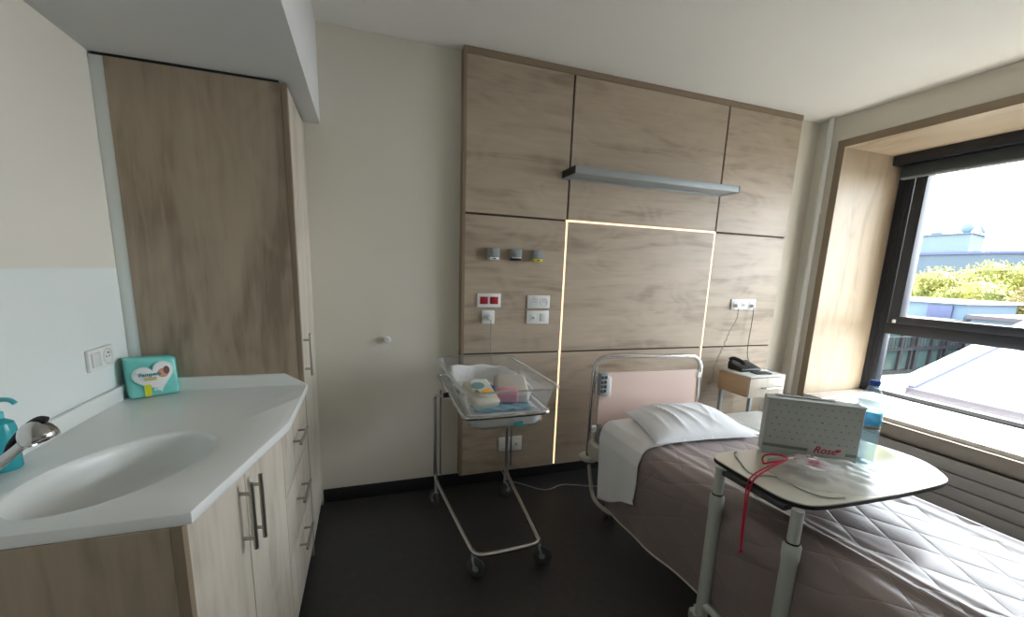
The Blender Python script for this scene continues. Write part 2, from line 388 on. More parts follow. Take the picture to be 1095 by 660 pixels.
gas(.968, M['yellow'], 'right grey medical gas outlet with a yellow band on the headwall')

def plate(name, x0, x1, z0, z1, mods, label, cat, y=PF, group=None, inner=M['white'], axis='Y'):
    o = thing(name, ((x0 + x1) / 2, y, (z0 + z1) / 2), label, cat, group)
    MB().box(x0, x1, y - .009, y, z0, z1, .003).build('cover_plate', M['white'], o)
    n = len(mods); w_ = (x1 - x0 - .02) / n
    for i, k in enumerate(mods):
        cx = x0 + .01 + w_ * (i + .5); cz = (z0 + z1) / 2; r = min(w_, z1 - z0) * .36
        if k == 'socket':
            MB().lathe([(r * 1.12, 0), (r * 1.12, .0025), (r, .003), (r * .97, -.0), (0, -.0005)], (cx, y - .0085, cz), axis=(0, -1, 0)).build('socket_face', M['whitel'], o)
            q = MB()
            for dx in (-.3, .3): q.cyl((cx + dx * r, y - .0092, cz), (cx + dx * r, y - .0102, cz), r * .13, seg=10)
            q.cyl((cx, y - .009, cz + r * .55), (cx, y - .014, cz + r * .55), r * .1, seg=10); q.build('pin_hole', M['grey'], o)
        elif k == 'key':
            MB().box(cx - r * .75, cx + r * .75, y - .0125, y - .0085, cz - r * 1.05, cz + r * 1.05, .002).build('rocker', M['whitel'], o)
            MB().box(cx - r * .78, cx - r * .7, y - .0128, y - .0085, cz - r, cz + r).build('gap', M['grey'], o)
        elif k == 'red':
            MB().box(cx - r * 1.05, cx + r * 1.05, y - .013, y - .0085, cz - r * .95, cz + r * .95, .003).build('red_key', M['red'], o)
            MB().box(cx - r * .05, cx + r * .05, y - .0135, y - .0125, cz - r * .9, cz + r * .9).box(cx - r * .8, cx + r * .8, y - .0135, y - .0125, cz - r * .05, cz + r * .05).build('key_mark', mat('deep_red', (.25, .01, .02), .4), o)
        elif k == 'data':
            MB().box(cx - r * .8, cx + r * .8, y - .0115, y - .0085, cz - r * .8, cz + r * .8, .001).build('insert', M['whitel'], o)
            MB().box(cx - r * .35, cx + r * .35, y - .0122, y - .0115, cz - r * .45, cz + r * .15).build('jack', M['grey'], o)
    return o
plate('emergency_socket', .613, .757, 1.145, 1.226, ['red', 'red'], 'white wall plate with two red keys on the headwall', 'switch')
plate('power_socket', .925, 1.073, 1.140, 1.219, ['socket', 'socket'], 'upper white double socket on the headwall, right of the red keys', 'socket', group='white socket plates on the headwall')
plate('power_socket', .924, 1.070, 1.045, 1.126, ['data', 'key'], 'lower white double plate just beneath the upper double socket', 'socket', group='white socket plates on the headwall')
plate('power_socket', .643, .721, 1.047, 1.127, ['socket'], 'small single white socket with a plug below the red keys', 'socket', group='white socket plates on the headwall')
plate('power_socket', 2.506, 2.733, 1.138, 1.215, ['socket', 'data', 'data'], 'wide white triple socket plate above the bedside drawer', 'socket', group='white socket plates on the headwall')
plate('power_socket', .770, .845, .228, .324, ['socket'], 'low white socket behind the bassinet post, left one of the two near the floor', 'socket', group='white socket plates on the headwall')
plate('power_socket', .850, .925, .228, .324, ['data'], 'low white plate behind the bassinet post, right one of the two near the floor', 'socket', group='white socket plates on the headwall')
# wall stop knob
kn = thing('door_stop', (.111, YB, .953), 'small round white knob on the cream wall left of the bassinet', 'door stop')
MB().lathe([(.012, 0), (.012, .008), (.018, .012), (.02, .022), (.014, .03), (0, .032)], (.111, YB, .953), axis=(0, -1, 0)).build('knob', M['white'], kn)
# switch on left wall
sw = thing('light_switch', (XL, 1.795, 1.02), 'white double switch and socket plate on the left wall above the worktop', 'switch')
y0, y1, z0, z1 = 1.722, 1.868, .983, 1.055
MB().box(XL + .003, XL + .014, y0, y1, z0, z1, .003).build('cover_plate', M['white'], sw)
MB().box(XL + .013, XL + .018, y0 + .012, y0 + .062, z0 + .012, z1 - .012, .002).build('rocker', M['whitel'], sw)
MB().lathe([(.028, 0), (.028, .002), (.025, .003), (.024, 0), (0, -.0005)], (XL + .0135, y1 - .038, 1.019), axis=(1, 0, 0)).build('socket_face', M['whitel'], sw)
q = MB()
for dy in (-.009, .009): q.cyl((XL + .0135, y1 - .038 + dy, 1.019), (XL + .0155, y1 - .038 + dy, 1.019), .003, seg=10)
q.cyl((XL + .0135, y1 - .038, 1.032), (XL + .02, y1 - .038, 1.032), .0025, seg=10); q.build('pin_hole', M['grey'], sw)

# plugs and cables
pl = thing('power_plug', (.69, PF, 1.087), 'white plug with a thin cable hanging from the single socket below the red keys', 'plug')
MB().cyl((.688, PF - .010, 1.088), (.688, PF - .045, 1.088), .019, .015).build('plug_body', M['white'], pl)
MB().tube([(.688, PF - .042, 1.082), (.690, PF - .05, 1.05), (.692, PF - .02, .97), (.705, PF - .012, .86), (.715, PF - .012, .77), (.722, PF - .012, .62), (.75, PF - .012, .40)], .0022, 8, smooth=2).build('cable', M['grey'], pl)

# ------------------------------------------------------------------ tall cupboard
TX, TY = -.262, 1.990
tc_ = thing('tall_cupboard', (-.565, 2.24, 0), 'full-height oak laminate cupboard in the corner behind the worktop', 'cupboard')
MB().box(XL + .042, TX - .022, TY, TY + .02, 0, 2.035, .0015, 1).build('side_panel', M['woodV'], tc_)
MB().box(TX - .021, TX - .0015, TY, TY + .022, 0, 2.035, .001, 1).build('front_edge', M['edge'], tc_)
MB().box(XL + .001, XL + .041, TY + .003, TY + .03, .0, 2.035, .001).build('filler_strip', M['splash'], tc_)
MB().box(XL + .002, TX - .024, TY + .03, YB - .001, 0, 2.035).build('carcass', M['woodV'], tc_)
MB().box(XL + .01, TX - .03, TY + .004, YB - .001, 2.0355, 2.0445).build('top_gap', M['black'], tc_)
d_ = MB().box(TX - .02, TX, TY + .024, YB - .035, .06, 2.03, .0015, 1).build('door', M['woodF'], tc_)
MB().box(TX - .02, TX - .002, YB - .033, YB - .001, 0, 2.035, .001, 1).build('scribe_strip', M['woodF'], tc_)
MB().box(TX - .05, TX - .03, TY + .02, YB - .001, 0, .058).build('plinth', M['black'], tc_)
b = MB().cyl((TX + .028, TY + .045, .87), (TX + .028, TY + .045, 1.06), .006)
for zz in (.90, 1.03): b.cyl((TX - .001, TY + .045, zz), (TX + .028, TY + .045, zz), .005)
b.build('handle', M['steel'], d_)

# ------------------------------------------------------------------ vanity
A = Vector((-.371, .983)); B = Vector((-.268, 1.462)); Cc = Vector((-.262, 1.985)); ZT = .845; ZB = .818
va = thing('vanity_cabinet', (-.6, 1.4, 0), 'oak laminate vanity cupboard with two doors and three drawers under the white basin', 'cabinet')
MB().prism([(XL + .002, .986), (A.x - .024, .986), (B.x - .024, B.y), (TX - .024, 1.988), (XL + .002, 1.988)], .07, ZB - .14).build('carcass', M['woodV'], va)
MB().prism([(XL + .002, 1.05), (A.x - .06, 1.05), (B.x - .06, B.y), (TX - .06, 1.985), (XL + .002, 1.985)], 0, .069).build('plinth', M['black'], va)
MB().box(XL + .002, A.x - .022, A.y - .018, A.y, .0, ZB - .001, .001, 1).build('end_panel', M['woodV'], va)
MB().prism([(A.x - .021, A.y - .018), (A.x - .0005, A.y - .018), (A.x + .002, A.y + .0), (A.x - .018, A.y + .0)], 0, ZB - .001, .001).build('corner_post', M['edge'], va)
def slab(p0, p1, z0, z1, th=.019):
    d = (p1 - p0).normalized(); nn = Vector((-d.y, d.x)); q0 = p0 + nn * th; q1 = p1 + nn * th
    return MB().prism([tuple(p0), tuple(p1), tuple(q1), tuple(q0)], z0, z1, .0012)
def lerp(a, b, t): return a + (b - a) * t
dd = (B - A).normalized(); no = Vector((dd.y, -dd.x))
for t0, t1, hy in ((.004, .497, .455), (.503, .996, .545)):
    p0, p1 = lerp(A, B, t0), lerp(A, B, t1)
    dr = slab(p0, p1, .072, ZB - .003).build('door', M['woodF'], va)
    c = lerp(A, B, hy) + no * .03; s_ = lerp(A, B, hy)
    if hy < .5: c = lerp(A, B, .44) + no * .03; s_ = lerp(A, B, .44)
    z0, z1 = (.60, .79)
    b = MB().cyl((c.x, c.y, z0), (c.x, c.y, z1), .0058)
    for zz in (z0 + .03, z1 - .03): b.cyl((s_.x, s_.y, zz), (c.x, c.y, zz), .005)
    b.build('handle', M['steel'], dr)
d2 = (Cc - B).normalized(); n2 = Vector((d2.y, -d2.x))
for z0, z1, hz in ((.588, ZB - .003, .715), (.345, .584, .485), (.072, .341, .29)):
    dr = slab(lerp(B, Cc, .004), lerp(B, Cc, .996), z0, z1).build('drawer', M['woodF'], va)
    p0, p1 = lerp(B, Cc, .30) + n2 * .03, lerp(B, Cc, .64) + n2 * .03
    b = MB().cyl((p0.x, p0.y, hz), (p1.x, p1.y, hz), .0055)
    for tt in (.36, .58):
        a_ = lerp(B, Cc, tt); c_ = a_ + n2 * .03; b.cyl((a_.x, a_.y, hz), (c_.x, c_.y, hz), .0045)
    b.build('handle', M['steel'], dr)

# worktop with moulded oval basin (one piece of resin)
wt = thing('basin_worktop', (-.6, 1.4, ZB), 'white moulded worktop with a sunken oval basin and angled front', 'worktop')
out = [(XL + .003, .967), (-.360, .967), (-.355, .971), (-.256, 1.452), (-.248, 1.50), (-.248, 1.975), (-.25, 1.988), (XL + .003, 1.988)]
cx, cy = -.582, 1.252; ea, eb, rot = .237, .152, math.radians(-24)   # long axis leaning right towards the corner
def ell(th, k=1.0, kb=None):
    u, v = ea * k * math.cos(th), eb * (kb or k) * math.sin(th)
    # long axis direction
    ax = Vector((math.sin(-rot), math.cos(rot))); bx = Vector((math.cos(rot), -math.sin(-rot)))
    p = ax * u + bx * v; return (cx + p.x, cy + p.y)
def hit(th):
    e = Vector(ell(th)) - Vector((cx, cy)); e.normalize(); best = None
    n = len(out)
    for i in range(n):
        a, c = Vector(out[i]), Vector(out[(i + 1) % n]); d = c - a; o_ = a - Vector((cx, cy))
        den = e.x * d.y - e.y * d.x
        if abs(den) < 1e-9: continue
        t_ = (o_.x * d.y - o_.y * d.x) / den; s_ = (o_.x * e.y - o_.y * e.x) / den
        if t_ > 0 and -1e-6 <= s_ <= 1 + 1e-6 and (best is None or t_ < best): best = t_
    return Vector((cx, cy)) + e * best
N = 160
ths = [2 * PI * k / N for k in range(N)]
pts = [hit(th) for th in ths]
for c in out:      # snap nearest sample onto each corner
    k = min(range(N), key=lambda i: (pts[i] - Vector(c)).length); pts[k] = Vector(c)
b = MB(); bm = b.bm
def ring(f): return [bm.verts.new(f(i)) for i in range(N)]
def toward(i, e): p = pts[i]; q = Vector((cx, cy)); d = (q - p).normalized(); return p + d * e
R_ = []
R_.append(ring(lambda i: (*toward(i, .02), ZB)))
R_.append(ring(lambda i: (*toward(i, .001), ZB)))
R_.append(ring(lambda i: (*pts[i], ZB + .003)))
R_.append(ring(lambda i: (*pts[i], ZT - .005)))
R_.append(ring(lambda i: (*toward(i, .0015), ZT - .0015)))
R_.append(ring(lambda i: (*toward(i, .005), ZT)))
R_.append(ring(lambda i: (*ell(ths[i], 1.06), ZT)))
for k, z in ((1.0, -.0015), (.975, -.006), (.95, -.018), (.92, -.04), (.87, -.068), (.78, -.092), (.62, -.108), (.42, -.116), (.2, -.12), (.07, -.122)):
    R_.append(ring(lambda i, k=k, z=z: (*ell(ths[i], k), ZT + z)))
for P_, Q_ in zip(R_, R_[1:]):
    for k in range(N): bm.faces.new((P_[k], P_[(k + 1) % N], Q_[(k + 1) % N], Q_[k]))
bm.faces.new(R_[-1])
b.build('worktop_slab', M['resin'], wt)
MB().box(XL + .003, XL + .021, .967, 1.97, ZT - .001, ZT + .052, .004).build('upstand', M['resin'], wt)
b = MB()
prof = [(XL + .003, 0), (-.335, 0), (-.335, 0)]
v = [(XL + .003, ZT - .001), (-.252, ZT - .001), (-.335, ZT + .049), (XL + .003, ZT + .052)]
f_ = [b.bm.verts.new((x, 1.972, z)) for x, z in v]; g_ = [b.bm.verts.new((x, 1.989, z)) for x, z in v]
b.bm.faces.new(f_); b.bm.faces.new(g_[::-1])
for i in range(4): b.bm.faces.new((f_[i], g_[i], g_[(i + 1) % 4], f_[(i + 1) % 4]))
b.build('upstand', M['resin'], wt, smooth=False)
MB().lathe([(.0, .0), (.018, .0), (.02, .002), (.021, .0)], (cx, cy, ZT - .1215)).build('drain', M['chrome'], wt)

# ------------------------------------------------------------------ faucet
fa = thing('basin_tap', (-.80, 1.10, ZT), 'chrome pull-out spray tap reaching over the oval basin', 'tap')
MB().lathe([(.026, 0), (.026, .006), (.021, .012), (.020, .05), (.016, .062), (0, .064)], (-.80, 1.10, ZT)).build('tap_body', M['chrome'], fa)
MB().tube([(-.80, 1.10, ZT + .04), (-.765, 1.10, .893), (-.70, 1.10, .950), (-.672, 1.10, .977)], [.010], 16, smooth=1).build('spout', M['chrome'], fa)
MB().tube([(-.80, 1.12, ZT + .05), (-.83, 1.12, ZT + .11)], .006).build('lever', M['chrome'], fa)
ax = Vector((.42, -.16, -.80)).normalized()
hc = Vector((-.650, 1.10, .994))
MB().lathe([(0, -.028), (.012, -.026), (.022, -.019), (.028, -.008), (.031, .003), (.031, .013), (.029, .017), (.026, .0175), (.025, .015), (0, .015)], hc, axis=ax).build('spray_head', M['chrome'], fa)
MB().tube([(-.705, 1.105, .955), (-.697, 1.106, .976), (-.672, 1.106, 1.006), (-.647, 1.106, 1.026), (-.632, 1.104, 1.023)], .006, 10, smooth=2).build('spray_grip', M['black'], fa)

# ------------------------------------------------------------------ soap
so = thing('soap_dispenser', (-.836, 1.30, ZT), 'turquoise soap pump bottle on the worktop against the left wall', 'soap bottle')
MB().lathe([(0, 0), (.027, 0), (.030, .004), (.030, .10), (.027, .116), (.015, .124), (.011, .127), (0, .127)], (-.836, 1.30, ZT)).build('bottle', M['soap'], so)
MB().lathe([(.013, .1275), (.013, .142), (.006, .144), (.005, .165), (0, .165)], (-.836, 1.30, ZT)).build('collar', M['soapcap'], so)
MB().tube([(-.836, 1.30, ZT + .162), (-.828, 1.298, ZT + .174), (-.800, 1.29, ZT + .176), (-.790, 1.288, ZT + .166)], .0055, 10, smooth=2).build('pump_head', M['soapcap'], so)

# ------------------------------------------------------------------ nappy pack
na = thing('nappy_pack', (-.76, 1.93, ZT), 'turquoise nappy packet with a white heart and a yellow tag on the worktop', 'nappy pack')
teal = mottled('turquoise_film', (.16, .62, .56), (.24, .70, .64), 14, .22, .35, 28); tealD = mat('dark_turquoise_film', (.06, .42, .40), .3)
P0 = Vector((-.826, 1.862, ZT)); dx_ = Vector((.130, .082, 0)); wdt = dx_.length; dx_.normalize(); dn = Vector((-dx_.y, dx_.x, 0))
up = (Vector((0, 0, 1)) + dn * .10).normalized()
def nap(u, v, w_): return P0 + dx_ * u + up * v + dn * w_
nw, nh, nd = wdt, .148, .062
b = MB()
def napf(i, j):
    return None
b.box(-nw / 2, nw / 2, 0, nd, 0, nh, .013, 4)
for v in b.bm.verts:
    x, y, z = v.co; k = math.cos(PI * x / nw) * math.sin(PI * max(0, min(1, z / nh)))
    y += -.012 * max(0, k) if y < nd / 2 else .008 * max(0, k)
    x *= 1 - .03 * math.sin(PI * z / nh)
    z += .006 * math.sin(9 * x / nw)*(z/nh)
    v.co = nap(x + nw / 2, max(z, .001), y)
b.build('film_wrap', teal, na)
def napdecal(pts, name, m, lift=.0):
    """thin printed patch lying on the bulging front"""
    q = MB(); ctr = Vector((sum(p[0] for p in pts) / len(pts), sum(p[1] for p in pts) / len(pts)))
    def pos(u, v):
        x = u - nw / 2; k = max(0, math.cos(PI * x / nw) * math.sin(PI * v / nh)); return nap(u, v, -.012 * k - .0009 - lift)
    rings = []
    for t_ in (1, .75, .5, .25): rings.append([q.bm.verts.new(pos(ctr.x + (p[0] - ctr.x) * t_, ctr.y + (p[1] - ctr.y) * t_)) for p in pts])
    for Pr, Qr in zip(rings, rings[1:]):
        for k in range(len(pts)): q.bm.faces.new((Pr[k], Pr[(k + 1) % len(pts)], Qr[(k + 1) % len(pts)], Qr[k]))
    q.bm.faces.new(rings[-1]); return q.build(name, m, na)
def heart(cx_, cy_, s, rot=0):
    r = []
    for k in range(40):
        t_ = 2 * PI * k / 40; x = 16 * math.sin(t_) ** 3; y = 13 * math.cos(t_) - 5 * math.cos(2 * t_) - 2 * math.cos(3 * t_) - math.cos(4 * t_)
        c_, s__ = math.cos(rot), math.sin(rot); r.append((cx_ + s * (x * c_ - y * s__), cy_ + s * (x * s__ + y * c_)))
    return r
napdecal(heart(nw * .52, nh * .53, .0040, .25), 'printed_heart_edge', mat('pale_mint_print', (.55, .80, .76), .4), .0)
napdecal(heart(nw * .52, nh * .53, .0036, .25), 'printed_heart', mat('white_print', (.82, .82, .82), .35), .0006)
def disc(cx_, cy_, rx, ry, n=20): return [(cx_ + rx * math.cos(2 * PI * k / n), cy_ + ry * math.sin(2 * PI * k / n)) for k in range(n)]
napdecal(disc(nw * .68, nh * .60, .018, .017), 'printed_portrait', mat('skin_print', (.60, .30, .20), .5), .0012)
napdecal(disc(nw * .755, nh * .66, .010, .015), 'printed_hair', mat('brown_print', (.13, .05, .03), .5), .0018)
napdecal([(nw * .29, .005), (nw * .42, .005), (nw * .42, .05), (nw * .29, .05)], 'yellow_tag', mat('yellow_print', (.70, .75, .05), .4), .0016)
napdecal([(nw * .30, nh * .445), (nw * .54, nh * .445), (nw * .54, nh * .525), (nw * .30, nh * .525)], 'gold_tag', mat('gold_print', (.62, .45, .05), .4), .0016)
tq = lambda u, v, l=.0115: nap(u, v, -l - .0022)
text_mesh('Pampers', .019, mat('teal_ink', (.0, .28, .36), .5), 'lettering', frame_mtx(tq(nw * .42, nh * .60, .0125), dx_, up), na, bold=.0004)
text_mesh('premium', .012, mat('white_ink', (.8, .8, .7), .5), 'lettering', frame_mtx(tq(nw * .42, nh * .487, .0125), dx_, up), na)
text_mesh('22', .022, mat('white_ink_b', (.85, .9, .9), .5), 'lettering', frame_mtx(tq(nw * .52, nh * .22, .009), dx_, up), na, bold=.0005)

# ------------------------------------------------------------------ bassinet trolley
bt = thing('bassinet_trolley', (.57, 1.95, 0), 'chrome wheeled bassinet trolley standing in front of the headwall', 'trolley')
r = .0105
b = MB().tube([(.345, 2.25, .66), (.345, 2.25, .20), (.352, 2.22, .175), (.410, 1.66, .135), (.425, 1.615, .132), (.47, 1.60, .132), (.68, 1.605, .132), (.725, 1.62, .132), (.735, 1.665, .135), (.765, 2.22, .175), (.770, 2.25, .20), (.770, 2.25, .66)], r, 14, smooth=2)
b.build('base_frame', M['chrome'], bt)
for x in (.345, .770):
    s_ = 1 if x > .5 else -1
    MB().tube([(x, 2.25, .65), (x, 2.24, .68), (x + .010 * -s_, 2.1, .715), (x - .012 * s_, 1.99, .748)], .008, 12, smooth=1).build('support_arm', M['chrome'], bt)
    MB().cyl((x - .012 * s_ + .012 * s_, 1.98, .755), (x - .03 * s_, 1.98, .758), .012).build('clamp_bolt', M['black'], bt)
    MB().cyl((x + .035, 2.27, .20), (x + .035, 2.27, .70), .0035).build('rod', M['greyd'], bt)
b = MB().tube([(.372, 1.66, .76), (.372, 1.63, .76), (.40, 1.61, .76), (.72, 1.615, .76), (.748, 1.635, .76), (.752, 1.67, .76), (.79, 2.33, .76), (.785, 2.36, .76), (.755, 2.375, .76), (.41, 2.375, .76), (.38, 2.36, .76), (.376, 2.33, .76)], .0095, 14, closed=True, smooth=2)
b.build('cradle_ring', M['chrome'], bt)
def caster(x, y, ang, par, R=.045, top=.13):
    d = Vector((math.cos(ang), math.sin(ang), 0)); n_ = Vector((-d.y, d.x, 0)); c = Vector((x, y, R)) + d * .018
    wl = MB().lathe([(R * .35, -.012), (R * .85, -.011), (R, -.006), (R, .006), (R * .85, .011), (R * .35, .012), (R * .3, .007), (R * .3, -.007), (R * .35, -.012)], c, seg=24, axis=n_).build('caster_wheel', M['greyd'], par)
    q = MB().cyl(c - n_ * .014, c + n_ * .014, R * .32)
    for s_ in (-1, 1): q.tube([c + n_ * .0155 * s_, c + n_ * .0155 * s_ + Vector((0, 0, R * .8)) - d * .01, Vector((x, y, R + .05)) + n_ * .006 * s_], .005, 8)
    q.cyl((x, y, R + .045), (x, y, top), .008); q.build('caster_fork', M['grey'], wl)
caster(.424, 1.655, -.7, bt); caster(.742, 1.650, -.5, bt); caster(.352, 2.26, 1.9, bt, top=.18); caster(.772, 2.27, .4, bt, top=.18)

tb = thing('bassinet_tub', (.57, 1.97, .68), 'clear acrylic baby tub hanging in the ring of the bassinet trolley', 'baby tub')
def rrect(cx_, cy_, hx, hy, rad, z, n=8, skew=0):
    r = []
    for (sx, sy, a0) in ((1, 1, 0), (-1, 1, PI / 2), (-1, -1, PI), (1, -1, 1.5 * PI)):
        for k in range(n + 1):
            a = a0 + PI / 2 * k / n; r.append((cx_ + sx * (hx - rad) + rad * math.cos(a), cy_ + sy * (hy - rad) + rad * math.sin(a), z))
    return r
def loft(rings, cap=True):
    q = MB(); RR = [[q.bm.verts.new(p) for p in rg] for rg in rings]; n = len(RR[0])
    for P_, Q_ in zip(RR, RR[1:]):
        for k in range(n): q.bm.faces.new((P_[k], P_[(k + 1) % n], Q_[(k + 1) % n], Q_[k]))
    if cap: q.bm.faces.new(RR[-1])
    return q
lv = [(.215, .375, .05, .872), (.208, .367, .05, .873), (.202, .358, .05, .868), (.180, .325, .055, .76), (.168, .305, .06, .70), (.150, .285, .06, .682)]
loft([rrect(.575, 1.965, hx, hy, rr, z) for hx, hy, rr, z in lv]).build('tub_shell', M['acrylic'], tb, solid=.004)
MB().tube(rrect(.575, 1.965, .215, .375, .05, .872), .0055, 8, closed=True).build('rim', clear('acrylic_edge_glint', (.95, .96, .96), body=.22, bodycol=(.85, .88, .88)), tb)  # milkier body paints in the light caught along the edge
MB().box(.60, .64, 1.655, 1.664, .690, .712, .003).build('teal_latch', mat('teal_plastic', (.02, .28, .27), .5), tb)

mt = loft([[(x, y, z + (.004 * noise.noise((x * 9, y * 9, 0)))) for x, y, z in rrect(.575, 1.965, hx, hy, .05, zz)] for hx, hy, zz in
           ((.10, .2, .687), (.155, .285, .690), (.163, .298, .705), (.170, .305, .735), (.160, .295, .748), (.10, .2, .752), (.03, .05, .752))]).build('baby_mattress', M['sheet'])
tag(mt, 'white padded mattress lying in the clear baby tub', 'mattress')
# white quilted pad folded up the tub's back and right side
def padf(u, v):
    # a cloth running along the back and right side, standing up
    path = [(.425, 2.215), (.56, 2.235), (.70, 2.215), (.735, 2.12), (.735, 1.95), (.725, 1.78)]
    s_ = u * (len(path) - 1); i = min(int(s_), len(path) - 2); f = s_ - i
    x = path[i][0] * (1 - f) + path[i + 1][0] * f; y = path[i][1] * (1 - f) + path[i + 1][1] * f
    z = .752 + v * (.095 - .02 * u) + .004 * math.sin(u * 30)
    k = (1 - v) * .035
    return Vector((x - k * (.7 if x > .66 else .1) + .004 * math.sin(u * 55) * (1 - v), y - k * (.9 if y > 2.15 else 0), z))
pd_ = MB().grid(50, 8, padf).build('folded_sheet', M['sheet'], solid=.008)
tag(pd_, 'white sheet bunched up along the back and right side of the baby tub', 'sheet')
# items in the tub
def packet(name, c, size, rz, m, label, cat, tilt=0.0):
    o = thing(name, c, label, cat)
    q = MB().box(-size[0] / 2, size[0] / 2, -size[1] / 2, size[1] / 2, 0, size[2], min(size) * .3, 3)
    for v in q.bm.verts:
        v.co.z += .10 * size[2] * math.cos(PI * v.co.x / size[0]) * math.cos(PI * v.co.y / size[1])
        v.co += noise.noise_vector(v.co * 30) * .0015
    T = Matrix.Translation(c) @ Matrix.Rotation(rz, 4, 'Z') @ Matrix.Rotation(tilt, 4, 'X')
    q.xf(T); q.build('wrapper', m, o); return o, T
o, T = packet('wipes_pack', (.475, 1.785, .795), (.125, .155, .042), .25, mat('cream_film', (.68, .64, .52), .35), 'cream packet of wipes with an orange print at the front left of the baby tub', 'wipes', tilt=.50)
def onpack(T, pts, z, name, m, o, th=.001):
    q = MB().prism(pts, z, z + th); q.xf(T); return q.build(name, m, o)
onpack(T, disc(0, .01, .05, .060), .0490, 'printed_ring', mat('pale_grey_print', (.60, .64, .60), .4), o)
onpack(T, disc(-.012, .026, .032, .022), .0500, 'printed_patch', mat('sea_green_print', (.15, .28, .27), .4), o)
onpack(T, [(-.012, -.040), (.038, -.022), (.032, .004), (-.018, -.012)], .0505, 'orange_patch', mat('orange_print', (.85, .38, .02), .4), o)
onpack(T, disc(-.034, -.014, .012, .016), .0505, 'brown_patch', mat('brown_print_b', (.20, .12, .08), .4), o)
o, T = packet('towel_pack', (.545, 1.965, .757), (.075, .16, .045), .35, mat('royal_blue_film', (.015, .06, .55), .35), 'royal blue packet in the middle of the baby tub', 'packet')
# pale packet with pink front
o, T = packet('cotton_pack', (.640, 1.84, .785), (.155, .175, .062), -.2, mat('pale_beige_film', (.66, .60, .54), .4), 'beige and pink packet at the front right of the baby tub', 'packet', tilt=.30)
q = MB().box(-.074, .030, -.094, -.03, .006, .066, .018, 3); q.xf(T); q.build('pink_end', mat('pink_film', (.78, .34, .45), .4), o)
o, T = packet('small_cream_pack', (.462, 2.02, .757), (.10, .10, .04), -.1, mat('ivory_film', (.70, .68, .58), .5), 'ivory cloth bundle at the back left of the baby tub', 'cloth')
cl = MB().grid(24, 16, lambda u, v: Vector((.43 + .27 * u, 1.685 + .10 * v, .7565 + .006 * math.sin(u * 22 + v * 5) + .006)), ).build('blue_pad', mat('light_blue_pad', (.30, .55, .72), .7), solid=.004)
tag(cl, 'light blue pad under the packets at the front of the baby tub', 'pad')

# ------------------------------------------------------------------ bed
ZM = .545; BX0, BX1, BY0, BY1 = 1.235, 2.035, .0, 2.03
bed = thing('hospital_bed', (1.63, 1.05, 0), 'hospital bed with a pink headboard in a chrome arch', 'bed')
MB().box(BX0 + .04, BX1 - .04, BY0 + .02, BY1, .30, .345, .006).build('bed_frame', M['beige'], bed)
for x in (BX0 + .05, BX1 - .05):
    for y in (.15, 1.9): MB().cyl((x, y, .30), (x, y, .05), .02).build('leg', M['beige'], bed)
for x in (BX0 + .05, BX1 - .05):
    for y in (.15, 1.9): MB().lathe([(0, -.015), (.045, -.015), (.05, -.01), (.05, .01), (.045, .015), (0, .015)], (x, y, .05), axis=(1, 0, 0)).build('caster_wheel', M['greyd'], bed)
b = MB().box(BX0 - .02, BX0 + .10, 1.97, 2.09, .30, .40, .02, 3).box(BX1 - .10, BX1 + .02, 1.97, 2.09, .30, .40, .02, 3).box(BX0, BX1, 2.03, 2.08, .31, .36, .01)
b.build('head_bracket', M['beige'], bed)
HY = 2.12
MB().tube([(1.245, HY, .27), (1.245, HY, .80), (1.255, HY, .85), (1.30, HY, .885), (1.36, HY, .89), (1.91, HY, .875), (1.965, HY, .868), (2.01, HY, .83), (2.022, HY, .78), (2.022, HY, .27)], .0135, 16, smooth=2).build('headboard_arch', M['chrome'], bed)
hb = MB().prism([(1.285, HY - .012), (1.985, HY - .012), (1.985, HY + .006), (1.285, HY + .006)], .36, .79, .003)
for v in hb.bm.verts:
    if v.co.z > .6: v.co.z += -.015 * (v.co.x - 1.6)
hb.build('headboard_panel', M['pink'], bed)
for x, z in ((1.262, .76), (2.0, .75), (1.262, .45), (2.0, .45)): MB().box(x - .014, x + .030 if x < 1.5 else x + .012, HY - .02, HY + .012, z - .018, z + .018, .004).build('panel_clip', M['white'], bed)
MB().lathe([(0, -.018), (.045, -.018), (.058, -.010), (.060, 0), (.058, .010), (.045, .018), (0, .018)], (1.262, 2.135, .262), seg=28).build('bumper_disc', M['beige'], bed)
MB().lathe([(0, -.018), (.045, -.018), (.058, -.010), (.060, 0), (.058, .010), (.045, .018), (0, .018)], (2.012, 2.135, .262), seg=28).build('bumper_disc', M['beige'], bed)
b = MB()
b.box(BX0 - .0, BX0 + .045, 1.99, 2.05, .40, .45, .006)
for k in range(14): b.tube([(BX0 + random.uniform(-.01, .03), 2.0 + random.uniform(-.01, .04), .42 + random.uniform(-.01, .1)) for _ in range(3)], .004, 6, smooth=1)
b.build('frame_lock', M['grey'], bed)
MB().box(BX0 + .015, BX1 - .015, .01, BY1 - .02, .35, ZM - .014, .05, 5).build('mattress', M['sheet'], bed)

# handset on the headboard
hs = thing('bed_handset', (1.29, 2.08, .74), 'grey bed remote handset hooked on the left of the pink headboard', 'remote control')
MB().box(1.262, 1.315, 2.070, 2.100, .665, .80, .006).build('handset_body', M['grey'], hs)
MB().box(1.315, 1.345, 2.078, 2.106, .655, .775, .006).build('hook', M['white'], hs)
b = MB()
for i in range(2):
    for j in range(4): b.box(1.270 + i * .022, 1.285 + i * .022, 2.066, 2.071, .685 + j * .027, .703 + j * .027, .002)
b.build('button', M['greyd'], hs)

